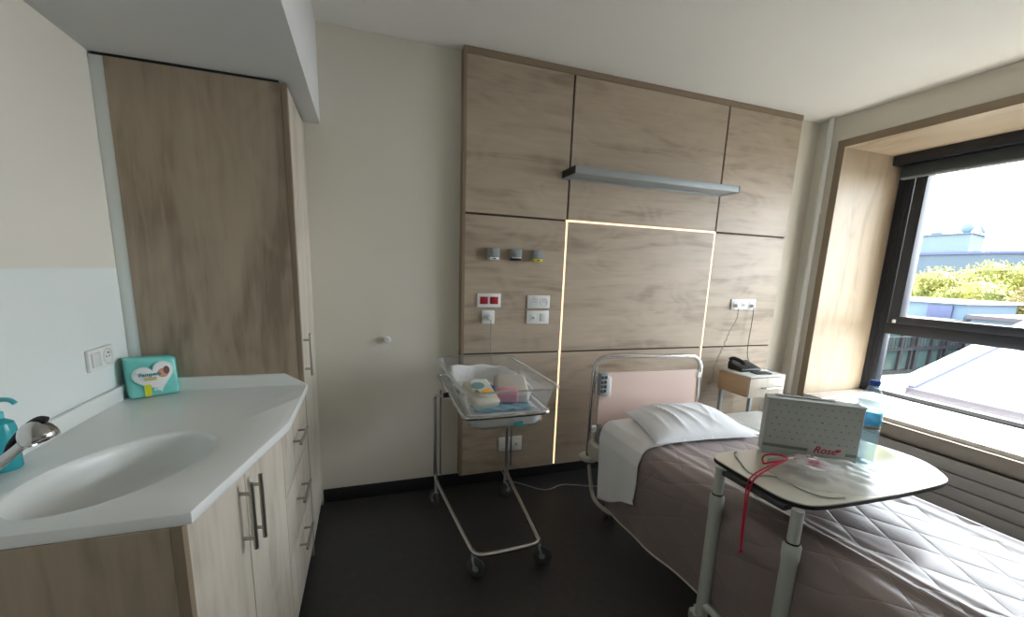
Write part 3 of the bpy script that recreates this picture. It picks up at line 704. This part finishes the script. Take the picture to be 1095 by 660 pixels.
# coiled cord + hose from the bumper
hz = thing('coiled_cord', (1.225, 2.10, .1), 'grey coiled cord hanging from the head corner of the bed', 'cord')
pts_ = []
for k in range(190):
    t_ = k / 189; a = t_ * 2 * PI * 19
    base = Vector((1.225 + .005 * t_, 2.065 - .045 * t_, .245 - .145 * t_)); pts_.append(base + Vector((math.cos(a) * .009, math.sin(a) * .009, 0)))
MB().tube(pts_, .0028, 6).build('coil', M['beige'], hz)
MB().tube([(1.23, 2.02, .105), (1.23, 2.0, .07), (1.235, 1.94, .055), (1.24, 1.85, .06), (1.27, 1.74, .09), (1.33, 1.65, .14), (1.36, 1.6, .30)], .011, 12, smooth=2).build('hose', M['beige'], hz)

# coverlet
def prof_x(s):
    """section across the bed, s = 0 at the left hem to 1 at the right hem: x, z, arc length"""
    L = [(BX0 - .012, .0), (BX0 - .012, .0)]
    return None
segs = [Vector((BX0 - .018, .115)), Vector((BX0 - .020, .30)), Vector((BX0 - .018, .44)), Vector((BX0 - .006, .50)), Vector((BX0 + .025, .535)), Vector((BX0 + .075, ZM + .004)), Vector((BX0 + .2, ZM + .006)), Vector((1.6, ZM + .008)), Vector((BX1 - .12, ZM + .006)), Vector((BX1 - .02, .535)), Vector((BX1 + .015, .50)), Vector((BX1 + .02, .40)), Vector((BX1 + .018, .20))]
cum = [0]
for a, c in zip(segs, segs[1:]): cum.append(cum[-1] + (c - a).length)
def sec(s):
    d = s * cum[-1]
    for i in range(len(segs) - 1):
        if d <= cum[i + 1] + 1e-9:
            f = (d - cum[i]) / (cum[i + 1] - cum[i]); f = max(0, min(1, f))
            return segs[i].lerp(segs[i + 1], f)
    return segs[-1]
def cover_pt(u, v, lift=0):
    p = sec(u); y0 = 1.60 + (.26 if u < .18 else max(0, .26 * (1 - (u - .18) / .06)))   # the side reaches further to the head under the sheet
    y = -.02 + v * (y0 + .02); d = u * cum[-1]
    top = max(0, min(1, (p.y - .50) / .04)); z = p.y; x = p.x
    # long loose folds near the left edge and along the right edge
    fold = 0
    for (c0, amp, wd, ph) in ((.50, .017, .019, 0.0), (.565, .014, .015, 1.3), (.64, .008, .02, 2.2)):
        cc = c0 + .02 * math.sin(y * 2.3 + ph) + (.03 * (1.4 - y))
        fold += amp * math.exp(-((d - cc) / wd) ** 2) * (.6 + .4 * math.sin(y * 3 + ph))
    for (c0, amp, wd, ph) in ((1.17, .011, .018, .4), (1.10, .006, .02, 2.0)):
        cc = c0 + .012 * math.sin(y * 2.0 + ph); fold += amp * math.exp(-((d - cc) / wd) ** 2)
    z += fold * top
    z += .004 * noise.noise((x * 5, y * 5, 1)) * top
    side = 1 - top
    wv = .010 * math.sin(y * 9 + .8) * max(0, 1 - p.y / .45) + .005 * math.sin(y * 23) * max(0, 1 - p.y / .3) + .006 * noise.noise((y * 4, p.y * 4, 7))
    if u < .3: x -= (wv + .004) * side
    if u > .7: x += wv * side
    if u < .3: z += side * max(0, 1 - p.y / .5) * (.045 * (1 - min(1, max(0, (y) / 1.8))) - .05 * max(0, (y - 1.2)) + .0)
    if u < .5: z = max(z, .03)
    return Vector((x, y, z + lift))
cv = MB().grid(150, 150, cover_pt, uv=lambda u, v: (u * cum[-1], -.02 + v * 1.62)).build('coverlet', M['quilt'], solid=.006)
tag(cv, 'mauve grey diamond-quilted coverlet spread over the hospital bed', 'bedspread')
hem = MB().tube([cover_pt(0, k / 90) + Vector((-.002, 0, 0)) for k in range(91)], .005, 8).build('piping', M['piping'])
hem.parent = cv

# white sheet at the head, hanging over the side
def sheet_pt(u, v):
    # u across from hem to right edge; v along y
    y = 1.585 + v * .385
    drop = .125 + .14 * (1 - v) + .008 * math.sin(v * 7)
    path = [Vector((BX0 - .036 - .006 * math.sin(v * 9), drop)), Vector((BX0 - .034, .30)), Vector((BX0 - .030, .46)), Vector((BX0 - .010, .52)), Vector((BX0 + .035, ZM + .011)), Vector((BX0 + .12, ZM + .016)), Vector((1.6, ZM + .017)), Vector((BX1 - .06, ZM + .012)), Vector((BX1 - .01, .52)), Vector((BX1 + .01, .44))]
    s_ = u * (len(path) - 1); i = min(int(s_), len(path) - 2); f = s_ - i; p = path[i].lerp(path[i + 1], f)
    x = p.x; z = p.y
    if u < .3: x -= .008 * math.sin(v * 14 + u * 5) * (1 - u / .3) * .6
    if u > .35: z += .003 * noise.noise((x * 7, y * 7, 3))
    yy = y - (.075 * (1 - u / .4) * v if u < .4 else 0) 
    if v > .96: z -= (v - .96) * .3 * (1 if u > .3 else 0)
    return Vector((x, yy + .012 * noise.noise((u * 9, 0, 0)) * (1 - v), z))
stt = MB().grid(90, 40, sheet_pt).build('bed_sheet', M['sheet'], solid=.003)
tag(stt, 'white bed sheet hanging over the side at the head of the bed', 'sheet')

# pillow
pc = [Vector((1.42, 2.03)), Vector((1.295, 1.575)), Vector((1.875, 1.525)), Vector((1.955, 2.00))]   # back left, front left, front right, back right
def pil(u, v, top):
    a = pc[1].lerp(pc[2], u); c = pc[0].lerp(pc[3], u); p = a.lerp(c, v)
    eu = max(0, 1 - abs(2 * u - 1) ** 3.0); ev = max(0, 1 - abs(2 * v - 1) ** 2.6)
    h = (eu ** .55) * (ev ** .6)
    h *= .8 + .2 * math.sin(v * 2.6)
    inn = Vector((math.sin(PI * v) * .012 * (1 if u < .5 else -1) * (abs(2 * u - 1) ** 4), math.sin(PI * u) * .01 * (1 if v < .5 else -1) * (abs(2 * v - 1) ** 4)))
    p = p + inn
    z = ZM + .028
    wr = 0
    if top:
        for (uu, sl, am, wd) in ((.24, .20, .014, .022), (.38, .30, .010, .025), (.52, .42, .007, .03), (.70, -.25, .006, .03), (.12, .1, .006, .02)):
            wr += am * math.exp(-((u - uu + sl * (v - .5)) / wd) ** 2) * math.sin(PI * v)
        wr += .005 * noise.noise((u * 6, v * 6, 2))
    return Vector((p.x, p.y, z + (h * .078 + wr * min(1, h * 1.5) if top else -h * .006) + .008 * eu * ev))
q = MB(); q.grid(70, 60, lambda u, v: pil(u, v, True)); q.grid(30, 24, lambda u, v: pil(u, v, False))
bmesh.ops.remove_doubles(q.bm, verts=q.bm.verts, dist=.0008)
tag(q.build('pillow', M['pillow']), 'rumpled white pillow lying at the head of the bed', 'pillow')

# ------------------------------------------------------------------ bedside unit
bs = thing('bedside_cabinet', (2.56, 2.22, 0), 'small bedside drawer unit with a white top between bed and window', 'bedside table')
sx0, sx1, sy0, sy1 = 2.405, 2.720, 2.075, 2.345
MB().box(sx0, sx1, sy0, sy1, .712, .724, .003).build('cabinet_top', M['whitel'], bs)
MB().box(sx0 + .002, sx1 - .002, sy0 + .018, sy1 - .002, .575, .711, .002).build('drawer_case', wood('warm_oak_side', (.42, .26, .15), (.60, .42, .27), 'Y', off=2.2), bs)
dw = MB().box(sx0 + .002, sx1 - .002, sy0, sy0 + .017, .577, .708, .002).build('drawer', M['woodF'], bs)
MB().tube([(sx0 + .10, sy0 - .001, .642), (sx0 + .105, sy0 - .022, .642), (sx0 + .13, sy0 - .026, .642), (sx0 + .25, sy0 - .026, .642), (sx0 + .275, sy0 - .022, .642), (sx0 + .28, sy0 - .001, .642)], .005, 8, smooth=1).build('handle', M['chrome'], dw)
for x in (sx0 + .015, sx1 - .015):
    MB().box(x - .012, x + .012, sy1 - .04, sy1 - .015, .04, .574, .003).build('post', M['alu'], bs)
b = MB().box(sx0, sx1, sy1 - .06, sy1, .03, .055, .004).box(sx0, sx0 + .03, sy0, sy1, .03, .055, .004).box(sx1 - .03, sx1, sy0, sy1, .03, .055, .004)
b.build('base', M['alu'], bs)
for x in (sx0 + .015, sx1 - .015):
    for y in (sy0 + .02, sy1 - .03): MB().lathe([(0, -.008), (.013, -.008), (.015, 0), (.013, .008), (0, .008)], (x, y, .015), axis=(1, 0, 0), seg=16).build('caster_wheel', M['greyd'], bs)
MB().box(sx1 + .002, sx1 + .028, sy0 + .03, sy0 + .09, .54, .70, .005).build('side_latch', M['black'], bs)
MB().box(sx1 + .004, sx1 + .026, sy0 + .028, sy0 + .055, .66, .715, .004).build('side_knob', M['white'], bs)
# low white surface beside the bed
tr = thing('side_tablet', (2.2, 1.85, 0), 'low white side table top between the bed and the bedside drawer', 'side table')
q = MB().prism([(x, y) for x, y, _ in rrect(2.205, 1.70, .145, .235, .02, 0)], .520, .540, .004); q.build('tabletop', M['whitel'], tr)
q = MB().box(2.29, 2.32, 1.80, 1.84, .04, .519, .003); q.build('column', M['alu'], tr)
q = MB().box(2.08, 2.33, 1.79, 1.85, .0, .04, .005); q.build('foot', M['alu'], tr)

ph = thing('telephone', (2.54, 2.25, .724), 'black desk telephone on top of the bedside drawer unit', 'telephone')
b = MB().box(2.455, 2.63, 2.195, 2.325, .7245, .745, .006)
for v in b.bm.verts:
    if v.co.z > .735: v.co.z += (v.co.y - 2.195) * .28
b.build('phone_base', M['black'], ph)
MB().tube([(2.475, 2.20, .775), (2.473, 2.22, .792), (2.472, 2.26, .800), (2.473, 2.30, .803), (2.476, 2.325, .790)], .014, 12, smooth=2).build('handset', M['black'], ph)
b = MB()
for i in range(4):
    for j in range(3): b.box(2.535 + j * .024, 2.552 + j * .024, 2.21 + i * .024, 2.226 + i * .024, .752 + i * .007, .757 + i * .007)
b.build('key', M['greyd'], ph)
nb = tag(MB().prism([(2.50, 2.115), (2.62, 2.10), (2.63, 2.165), (2.51, 2.18)], .7245, .733, .002).build('address_book', M['black']), 'flat black booklet lying in front of the telephone', 'booklet')
cc = ph
MB().box(2.535, 2.56, PF - .035, PF - .0125, 1.155, 1.18, .003).build('plug', M['white'], cc)
pts_ = []; keyp = [Vector((2.548, PF - .034, 1.157)), Vector((2.545, PF - .04, 1.08)), Vector((2.50, PF - .035, 1.0)), Vector((2.455, PF - .035, .88)), Vector((2.42, PF - .037, .80)), Vector((2.385, PF - .045, .72)), Vector((2.37, PF - .06, .62)), Vector((2.34, PF - .05, .60))]
for k in range(240):
    t_ = k / 239 * (len(keyp) - 1); i = min(int(t_), len(keyp) - 2); p = keyp[i].lerp(keyp[i + 1], t_ - i); a = k * .55
    am = .002 + .006 * min(1, k / 160); pts_.append(p + Vector((math.cos(a) * am, math.sin(a) * am, 0)))
MB().tube(pts_, .0022, 6).build('curly_cord', mat('beige_cord', (.35, .31, .26), .6), cc)
c2 = ph
MB().box(2.69, 2.712, PF - .03, PF - .0125, 1.155, 1.178, .003).build('plug', M['white'], c2)
MB().tube([(2.70, PF - .028, 1.156), (2.70, PF - .03, 1.05), (2.69, PF - .03, .90), (2.685, PF - .04, .80), (2.665, PF - .095, .745), (2.628, PF - .13, .742)], .0028, 6, smooth=1).build('wire', M['black'], c2)
lp = tag(MB().tube([(2.55, PF - .012, .20), (2.535, PF - .014, .30), (2.48, PF - .014, .335), (2.43, PF - .014, .31), (2.42, PF - .014, .2), (2.42, PF - .014, .03)], .004, 8, smooth=2).build('wall_cable', M['grey']), 'looped grey cable on the wall below the bedside drawer', 'cable')
fc = tag(MB().tube([(.80, 2.46, .10), (.84, 2.44, .01), (.93, 2.38, .004), (1.02, 2.27, .004), (1.09, 2.27, .004), (1.17, 2.31, .004), (1.27, 2.27, .004), (1.38, 2.22, .004), (1.5, 2.2, .004)], .0035, 8, smooth=2).build('floor_cable', mat('pale_grey_cable', (.35, .35, .34), .5)), 'thin pale cable lying on the dark floor behind the bed', 'cable')

# ------------------------------------------------------------------ over-bed table
TZ = .705
ot = thing('overbed_table', (1.35, .96, 0), 'wheeled over-bed table with a cream waisted top and grey green columns', 'table')
op = [(1.205, 1.145), (1.232, 1.172), (1.31, 1.180), (1.50, 1.165), (1.66, 1.185), (1.80, 1.26), (1.93, 1.25), (1.978, 1.13), (2.000, .99), (1.985, .90), (1.905, .805), (1.86, .782), (1.78, .775), (1.60, .772), (1.37, .782), (1.27, .790), (1.225, .805), (1.195, .845), (1.188, .90), (1.196, .99), (1.200, 1.08)]
for _ in range(2):
    q = []
    for i in range(len(op)):
        a, c = Vector(op[i]), Vector(op[(i + 1) % len(op)]); q += [tuple(a * .75 + c * .25), tuple(a * .25 + c * .75)]
    op = q
MB().prism(op, TZ - .004, TZ, .0015).build('tabletop', M['tabletop'], ot)
MB().prism([(1.60 + (x - 1.60) * 1.001, .97 + (y - .97) * 1.001) for x, y in op], TZ - .016, TZ - .0042).build('edge_band', M['black'], ot)
c1, c2_ = (1.192, 1.107), (1.192, .812)
for cx_, cy_ in (c1, c2_):
    MB().cyl((cx_ + .01, cy_, .58), (cx_ + .01, cy_, TZ - .016), .017).build('inner_column', M['greengrey'], ot)
    MB().lathe([(.0, .0), (.0225, .0), (.0225, .44), (.025, .455), (.0255, .497), (.021, .505), (0, .505)], (cx_ + .01, cy_, .075)).build('outer_column', M['greengrey'], ot)
    MB().cyl((cx_ + .01, cy_, .5795), (cx_ + .01, cy_, .5845), .0195).build('seal_ring', M['black'], ot)
MB().box(1.18, 1.32, .84, 1.08, TZ - .034, TZ - .0165, .004).build('lift_housing', M['greyd'], ot)
MB().tube([(c1[0] + .01, c1[1], .125), (c2_[0] + .01, c2_[1], .125)], .016).build('cross_rail', M['greengrey'], ot)
for cy_ in (c1[1], c2_[1]): MB().tube([(1.19, cy_, .088), (1.86, cy_, .088)], .016).build('floor_runner', M['greengrey'], ot)
for x, y in ((1.20, 1.13), (1.20, .79), (1.84, 1.13), (1.84, .79)):
    wl = MB().lathe([(0, -.010), (.022, -.011), (.030, -.006), (.030, .006), (.022, .011), (0, .010)], (x, y + (.02 if y > 1 else -.02), .030), seg=20, axis=(.8, -.6, 0)).build('caster_wheel', M['grey'], ot)
    MB().cyl((x, y, .05), (x, y, .09), .012).sph((x, y + (.015 if y > 1 else -.015), .055), .014).build('caster_hood', M['white'], wl)

# gift box
gb = thing('gift_box', (1.58, 1.08, TZ), 'white cardboard box with small hearts standing on the over-bed table', 'box')
b0 = Vector((1.432, 1.145, TZ + .0005)); b1 = Vector((1.670, .955, TZ + .0005)); e = (b1 - b0); LW = e.length; e.normalize(); en = Vector((-e.y, e.x, 0)); BH = .218; BD = .066
if en.y < 0: en = -en
def bx(u, v, w_): return b0 + e * u + Vector((0, 0, v)) + en * w_
def obox(mb, u0, u1, v0, v1, w0, w1, bev=.001):
    q = MB().box(u0, u1, w0, w1, v0, v1, bev, 1)
    T = Matrix((e, en, Vector((0, 0, 1)))).transposed().to_4x4(); T.translation = b0; q.xf(T); return q
cardb = mottled('white_card', (.50, .53, .51), (.52, .55, .53), 5, .6)
obox(None, 0, LW, 0, BH, 0, BD, .002).build('box_body', cardb, gb)
obox(None, -.004, LW + .003, BH - .004, BH + .001, -.003, BD * .45, .001).build('lid_flap', cardb, gb)
q = obox(None, .03, LW - .08, BH + .0015, BH + .004, BD * .55, BD * .95, .001); q.build('carry_slot', M['grey'], gb)
obox(None, .002, LW - .002, .028, .040, -.0008, .0005, .0).build('printed_band', mat('grey_green_band', (.22, .25, .22), .6), gb)
lab = obox(None, LW - .155, LW - .038, .020, .062, -.0022, -.0005, .0).build('name_label', mat('label_card', (.58, .58, .56), .6), gb)
fr = MB()
inkred = mat('crimson_ink', (.50, .02, .07), .5)
text_mesh('Rose', .036, inkred, 'lettering', frame_mtx(bx(LW - .103, .040, -.0026), e, (0, 0, 1)), gb, bold=.0004, shear=.35)
def heart3(u, v, s, name, m, rot=0):
    q = MB(); hp = heart(u, v, s, rot); vs_ = [q.bm.verts.new(bx(a, c, -.0012)) for a, c in hp]; q.bm.faces.new(vs_); q.build(name, m, gb, smooth=False)
q = MB()
for (u, v, s) in [(LW - .060, .046, .0005)]:
    hp = heart(u, v, s); vs_ = [q.bm.verts.new(bx(a, c, -.0027)) for a, c in hp]; q.bm.faces.new(vs_)
q.build('red_heart', inkred, gb, smooth=False)
qa, qb = MB(), MB(); k = 0
for i in range(12):
    for j in range(6):
        u = .022 + i * .0245 + (.012 if j % 2 else 0); v = .068 + j * .0255
        if u > LW - .012: continue
        tgt = qa if (i * 7 + j * 3) % 3 else qb; k += 1
        vs_ = [tgt.bm.verts.new(bx(a, c, -.0009)) for a, c in heart(u, v, .00022 if (i + j) % 3 else .00028, random.uniform(-.5, .5))]; tgt.bm.faces.new(vs_)
qa.build('printed_hearts', mat('grey_print', (.33, .35, .34), .6), gb, smooth=False)
qb.build('printed_hearts', mat('taupe_print', (.30, .25, .26), .6), gb, smooth=False)

# water bottle
wb = thing('water_bottle', (1.738, .984, TZ), 'clear plastic water bottle with a blue cap beside the box on the over-bed table', 'bottle')
bc = (1.738, .984, TZ + .0005); pf = [(0, .006), (.020, .004), (.034, .0), (.040, .006), (.041, .02)]
for k in range(9):
    z = .03 + k * .012; pf += [(.0405, z), (.0385, z + .006)]
pf += [(.0395, .142), (.039, .146), (.0385, .200), (.040, .205), (.041, .215), (.039, .235), (.033, .255), (.022, .273), (.0145, .283), (.0135, .292), (.0, .292)]
MB().lathe(pf, bc, 32).build('bottle_body', M['pet'], wb)
MB().lathe([(.0395, .147), (.0402, .149), (.0402, .197), (.0395, .199)], bc, 32).build('label', clear('blue_bottle_label', (.45, .72, .85), body=.45, bodycol=(.16, .50, .72)), wb)
MB().lathe([(.0395, .136), (.0399, .138), (.0399, .147), (.0395, .147)], bc, 32).build('label_strip', mat('brown_label_strip', (.35, .25, .20), .4), wb)
MB().lathe([(0, .310), (.014, .310), (.0165, .307), (.0165, .2915), (.0, .2915)], bc, 24).build('cap', mat('blue_cap', (.01, .10, .55), .35), wb)
MB().lathe([(0, .008), (.018, .006), (.033, .003), (.0375, .008), (.038, .05), (.0365, .06), (.038, .09), (.037, .195), (.0385, .210), (.0365, .230), (0, .230)], bc, 28).build('water', clear('water_fill', (.95, .985, .995), body=.04, bodycol=(.5, .75, .9)), wb)

# plastic bag
bgp = [Vector(p) for p in ((1.395, 1.085), (1.50, 1.085), (1.60, 1.00), (1.69, .93), (1.66, .84), (1.58, .765), (1.48, .78), (1.42, .80), (1.33, .855), (1.285, .93), (1.30, 1.01))]
bcx = Vector((1.46, .95))
def bag_pt(u, v):
    a = u * len(bgp); i = int(a) % len(bgp); f = a - int(a); p = bgp[i].lerp(bgp[(i + 1) % len(bgp)], f)
    r_ = 1 - v; q = bcx + (p - bcx) * (1 - .97 * v)
    h = .048 * (1 - (1 - v) ** 2.2) * (.75 + .45 * noise.noise((q.x * 9, q.y * 9, .5)))
    cr = .009 * noise.noise((q.x * 30, q.y * 30, 3)) + .006 * abs(math.sin(q.x * 60 + q.y * 40))
    return Vector((q.x, q.y, TZ + .004 + max(.0, h + cr * min(1, v * 4))))
pb = thing('plastic_bag', (1.46, .95, TZ), 'translucent white plastic bag with red drawstring on the over-bed table', 'bag')
q = MB().grid(90, 22, bag_pt); bmesh.ops.remove_doubles(q.bm, verts=q.bm.verts, dist=.0005); q.build('bag_film', M['bag'], pb)
MB().tube([(1.31, 1.03, TZ + .018), (1.335, 1.06, TZ + .026), (1.37, 1.07, TZ + .03), (1.40, 1.03, TZ + .04), (1.37, .985, TZ + .045), (1.33, 1.0, TZ + .038), (1.31, 1.03, TZ + .018)], .003, 8, smooth=2).build('drawstring_loop', mat('red_cord', (.62, .01, .05), .5), pb)
rc = bpy.data.materials['red_cord']
MB().tube([(1.35, .985, TZ + .045), (1.27, .972, TZ + .035), (1.195, .965, TZ + .012), (1.170, .958, TZ - .03), (1.168, .957, .60), (1.170, .955, .50), (1.168, .952, .465)], .0028, 8, smooth=2).tube([(1.35, .99, TZ + .045), (1.26, .982, TZ + .033), (1.19, .978, TZ + .010), (1.172, .970, TZ - .03), (1.174, .966, .60), (1.166, .958, .52), (1.169, .953, .465)], .0025, 8, smooth=2).sph((1.168, .952, .462), .006).build('drawstring', rc, pb)
# white fabric content with red star print
ct = thing('wrapped_gift', (1.46, .98, TZ), 'white parcel with a red star print inside the plastic bag', 'parcel')
q = MB().box(1.40, 1.53, .90, 1.03, TZ + .003, TZ + .034, .012, 3); q.build('parcel_wrap', M['sheet'], ct)
q = MB(); sp_ = []
for k in range(14):
    a = 2 * PI * k / 14; rr = .034 if k % 2 == 0 else .015; sp_.append((1.455 + rr * math.cos(a), .955 + rr * math.sin(a)))
q.prism(sp_, TZ + .0342, TZ + .036); q.build('red_star', inkred, ct)
q = MB()
for i in range(7): q.box(1.42 + i * .014, 1.428 + i * .014, 1.0, 1.008, TZ + .0342, TZ + .036)
q.build('red_dots', inkred, ct)
# thin grey cord on the table
tag(MB().tube([(1.33, 1.165, TZ + .003), (1.30, 1.15, TZ + .003), (1.27, 1.09, TZ + .003), (1.225, 1.02, TZ + .003), (1.235, .985, TZ + .003), (1.29, .975, TZ + .003), (1.30, .93, TZ + .003), (1.29, .87, TZ + .003), (1.32, .815, TZ + .003), (1.38, .80, TZ + .003)], .0022, 8, smooth=2).build('thin_cord', M['grey']), 'thin grey cord winding over the left end of the over-bed table', 'cord')

# ------------------------------------------------------------------ outside
struct(MB().box(5, 140, -80, 120, -7.2, -7).build('ground', M['ground']))
rf = thing('neighbouring_roof', (17, 0, -7), 'white standing seam metal roof sloping up just outside the window', 'roof')
ex, ez, sl = 13.6, -1.33, .292; ylim = 6.9
def rz(x): return ez + (x - ex) * sl
def rslab(mb, x0, x1, y0, y1, dz0, dz1):
    vv = [mb.bm.verts.new((x, y, rz(x) + d)) for d in (dz0, dz1) for (x, y) in ((x0, y0), (x1, y0), (x1, y1), (x0, y1))]
    for f in ((0, 1, 2, 3), (7, 6, 5, 4), (0, 4, 5, 1), (1, 5, 6, 2), (2, 6, 7, 3), (3, 7, 4, 0)): mb.bm.faces.new([vv[i] for i in f])
    return mb
rslab(MB(), ex, 20, -20, ylim, -.15, 0).build('roof_sheet', M['roofw'], rf)
q = MB()
for k in range(58): rslab(q, ex, 20, 6.33 - k * .45, 6.39 - k * .45, 0, .03)
q.build('standing_seams', M['roofs'], rf, smooth=False)
rslab(MB(), ex - .05, 20.02, ylim - .12, ylim, 0, .10).build('verge_shadow_strip', M['roofe'], rf)  # dark blue strip stands in for the shadow along the verge
rslab(MB(), ex - .3, 20.05, ylim, ylim + .35, -.2, .12).build('verge_cap', M['roofw'], rf)
MB().box(ex - .12, ex + .02, -20, ylim, ez - .16, ez + .03).build('gutter', M['roofs'], rf)
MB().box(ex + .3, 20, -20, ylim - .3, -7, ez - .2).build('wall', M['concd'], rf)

fb = thing('glazed_building', (20, 12, -7), 'glass-fronted building with dark mullions and railings behind the white roof', 'building')
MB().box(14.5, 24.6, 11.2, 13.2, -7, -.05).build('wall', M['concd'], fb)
MB().box(14.5, 24.6, 11.1, 11.2, -2.1, -.2).build('glazing', M['glassb'], fb)
for k in range(11): MB().box(14.6 + k * 1.0, 14.75 + k * 1.0, 11.0, 11.1, -2.2, -.05).build('mullion', M['mull'], fb)
for k in range(5): MB().box(15.3 + k * 2.0, 15.38 + k * 2.0, 11.0, 11.1, -2.2, -.05).build('thin_mullion', M['mull'], fb)
for z in (-2.25, -1.28, -.2): MB().box(14.5, 24.6, 10.98, 11.1, z, z + .13).build('floor_rail', M['mull'], fb)
q = MB()
for k in range(50): q.box(14.6 + k * .2, 14.62 + k * .2, 10.9, 10.92, -1.2, -.72)
q.box(14.5, 24.6, 10.89, 10.93, -.72, -.69)
q.build('railing', M['mull'], fb, smooth=False)
pv = mat('pale_paving', (.10, .12, .10), .8); n_, l_, b_ = nodes(pv)
br = n_.new('ShaderNodeTexBrick'); br.inputs['Scale'].default_value = 1.6; br.inputs['Color1'].default_value = (.10, .125, .105, 1); br.inputs['Color2'].default_value = (.12, .14, .12, 1); br.inputs['Mortar'].default_value = (.05, .065, .055, 1); br.offset = 0
tcx = n_.new('ShaderNodeTexCoord'); l_.new(tcx.outputs['Object'], br.inputs['Vector']); l_.new(br.outputs['Color'], b_.inputs['Base Color'])
struct(MB().box(10, 24.6, 7.3, 11.1, -7, -2.25).build('trim_9', pv))

hd = thing('low_flat_building', (26, 12, -7), 'low pale blue flat-roofed building below the trees', 'building')
MB().box(25, 29, 11.3, 16, -7, .60).build('wall', M['flatb'], hd)
MB().box(24.8, 29.2, 11.1, 16.2, .60, .72).build('roof_edge', M['roofw'], hd)
MB().box(24.9, 24.99, 11.7, 12.6, -.5, .5).build('window', M['roofe'], hd)
gb2 = thing('dark_roof_building', (22, 8, -7), 'grey flat roof edge just above the window transom', 'building')
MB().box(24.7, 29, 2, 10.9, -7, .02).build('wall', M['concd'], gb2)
MB().box(24.65, 29.2, 1.8, 11.05, .02, .18).build('roof_edge', M['roofs'], gb2)

fr_ = thing('distant_building', (62, 25, -7), 'pale blue concrete building with roof plant room beyond the trees', 'building')
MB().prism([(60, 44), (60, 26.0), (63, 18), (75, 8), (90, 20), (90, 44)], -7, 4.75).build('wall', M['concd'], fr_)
MB().prism([(59.8, 44), (59.8, 25.9), (62.8, 17.8), (75, 7.6), (90.2, 20), (90.2, 44)], 4.75, 5.0).build('roof_edge', M['roofe'], fr_)
MB().prism([(61, 33.0), (61, 28.5), (66, 29.6), (66, 33)], 5.0, 6.95).build('plant_room', M['conc'], fr_)
MB().prism([(60.8, 33.2), (60.8, 28.3), (66.2, 29.4), (66.2, 33.2)], 6.95, 7.05).build('plant_room_coping', M['conc'], fr_)
MB().sph((62, 29.4, 7.6), .55, .45, 1, 1).cyl((62, 29.4, 6.95), (62, 29.4, 7.3), .1).build('satellite_dish', mat('dish_blue', (.05, .08, .13), .5), fr_)
MB().sph((62, 32.0, 7.25), .55, .6, 1.1, .35).cyl((62, 32, 6.95), (62, 32, 7.2), .1).build('satellite_dish', bpy.data.materials['dish_blue'], fr_)
MB().sph((65, 29.5, 7.7), .55, .3, .3, 1.1, rot=Euler((-.5, 0, 0))).cyl((65, 29.6, 6.95), (65, 29.6, 7.4), .07).build('antenna', bpy.data.materials['dish_blue'], fr_)
MB().box(61.2, 61.5, 19.0, 19.6, 3.2, 4.2).build('window', M['whitel'], fr_)

def tree(x, y, zb, blobs, m, label, n=7000, k_=1.0):
    x, y = x * k_, y * k_; blobs = [(a * k_, b_ * k_, 1.36 + (c_ - 1.36) * k_, d_ * k_) for a, b_, c_, d_ in blobs]
    o = thing('leafy_tree', (x, y, zb), label, 'tree', 'trees outside the window')
    MB().tube([(x, y, zb), (x + .1, y - .1, zb + 3.5), (x, y, zb + 6.5)], .22, 8).build('trunk', M['bark'], o)
    q = MB(); tot = sum(r ** 2 for *_, r in blobs)
    for bx_, by_, bz_, r_ in blobs:
        for k in range(int(n * r_ ** 2 / tot)):
            d = Vector((random.gauss(0, 1), random.gauss(0, 1), random.gauss(0, 1))).normalized()
            rad = r_ * (.72 + .3 * random.random() + .16 * noise.noise(d * 2.6 + Vector((bx_, by_, bz_))))
            p = Vector((bx_, by_, bz_)) + d * rad; s_ = random.uniform(.06, .13)
            a = Vector((random.gauss(0, 1), random.gauss(0, 1), random.gauss(0, 1))).normalized(); c = a.orthogonal().normalized() * s_; a = a * s_ * .6
            q.bm.faces.new([q.bm.verts.new(p + t_) for t_ in (c, a, -c, -a)])
        q.sph((bx_, by_, bz_), r_ * .78, seg=12)
    q.build('crown', m, o, smooth=False)
tree(34, 16.2, -7, [(34, 16.2, -.2, 2.0), (33.6, 18.2, .2, 1.9), (34, 15.0, .4, 1.7), (34.3, 17.2, 1.3, 1.3)], M['leafY'], 'yellow green tree at the left, right beside the window frame')
tree(34, 13.8, -7, [(34, 13.8, .6, 1.9), (34, 15.2, 1.3, 1.4), (34, 14.5, 1.9, 1.1), (34, 13.2, 1.7, 1.2), (33.5, 13.0, -.6, 1.6)], M['leafY'], 'yellow green tree with the tallest crown in the middle of the window view', k_=1.17)
tree(35, 11.6, -7, [(34.5, 11.8, -.2, 1.6), (34.5, 12.4, .6, 1.3), (34.5, 10.6, .1, 1.2)], M['leafO'], 'lower olive tree right of the tallest crown, in front of the grey wall', k_=.93)
tree(35, 9.4, -7, [(35, 9.0, .9, 2.0), (35, 10.4, .9, 1.2), (35, 8.2, 0, 2.0), (35, 10.2, -.5, 1.6)], M['leafO'], 'orange tinged tree at the right edge of the window view', k_=1.42)
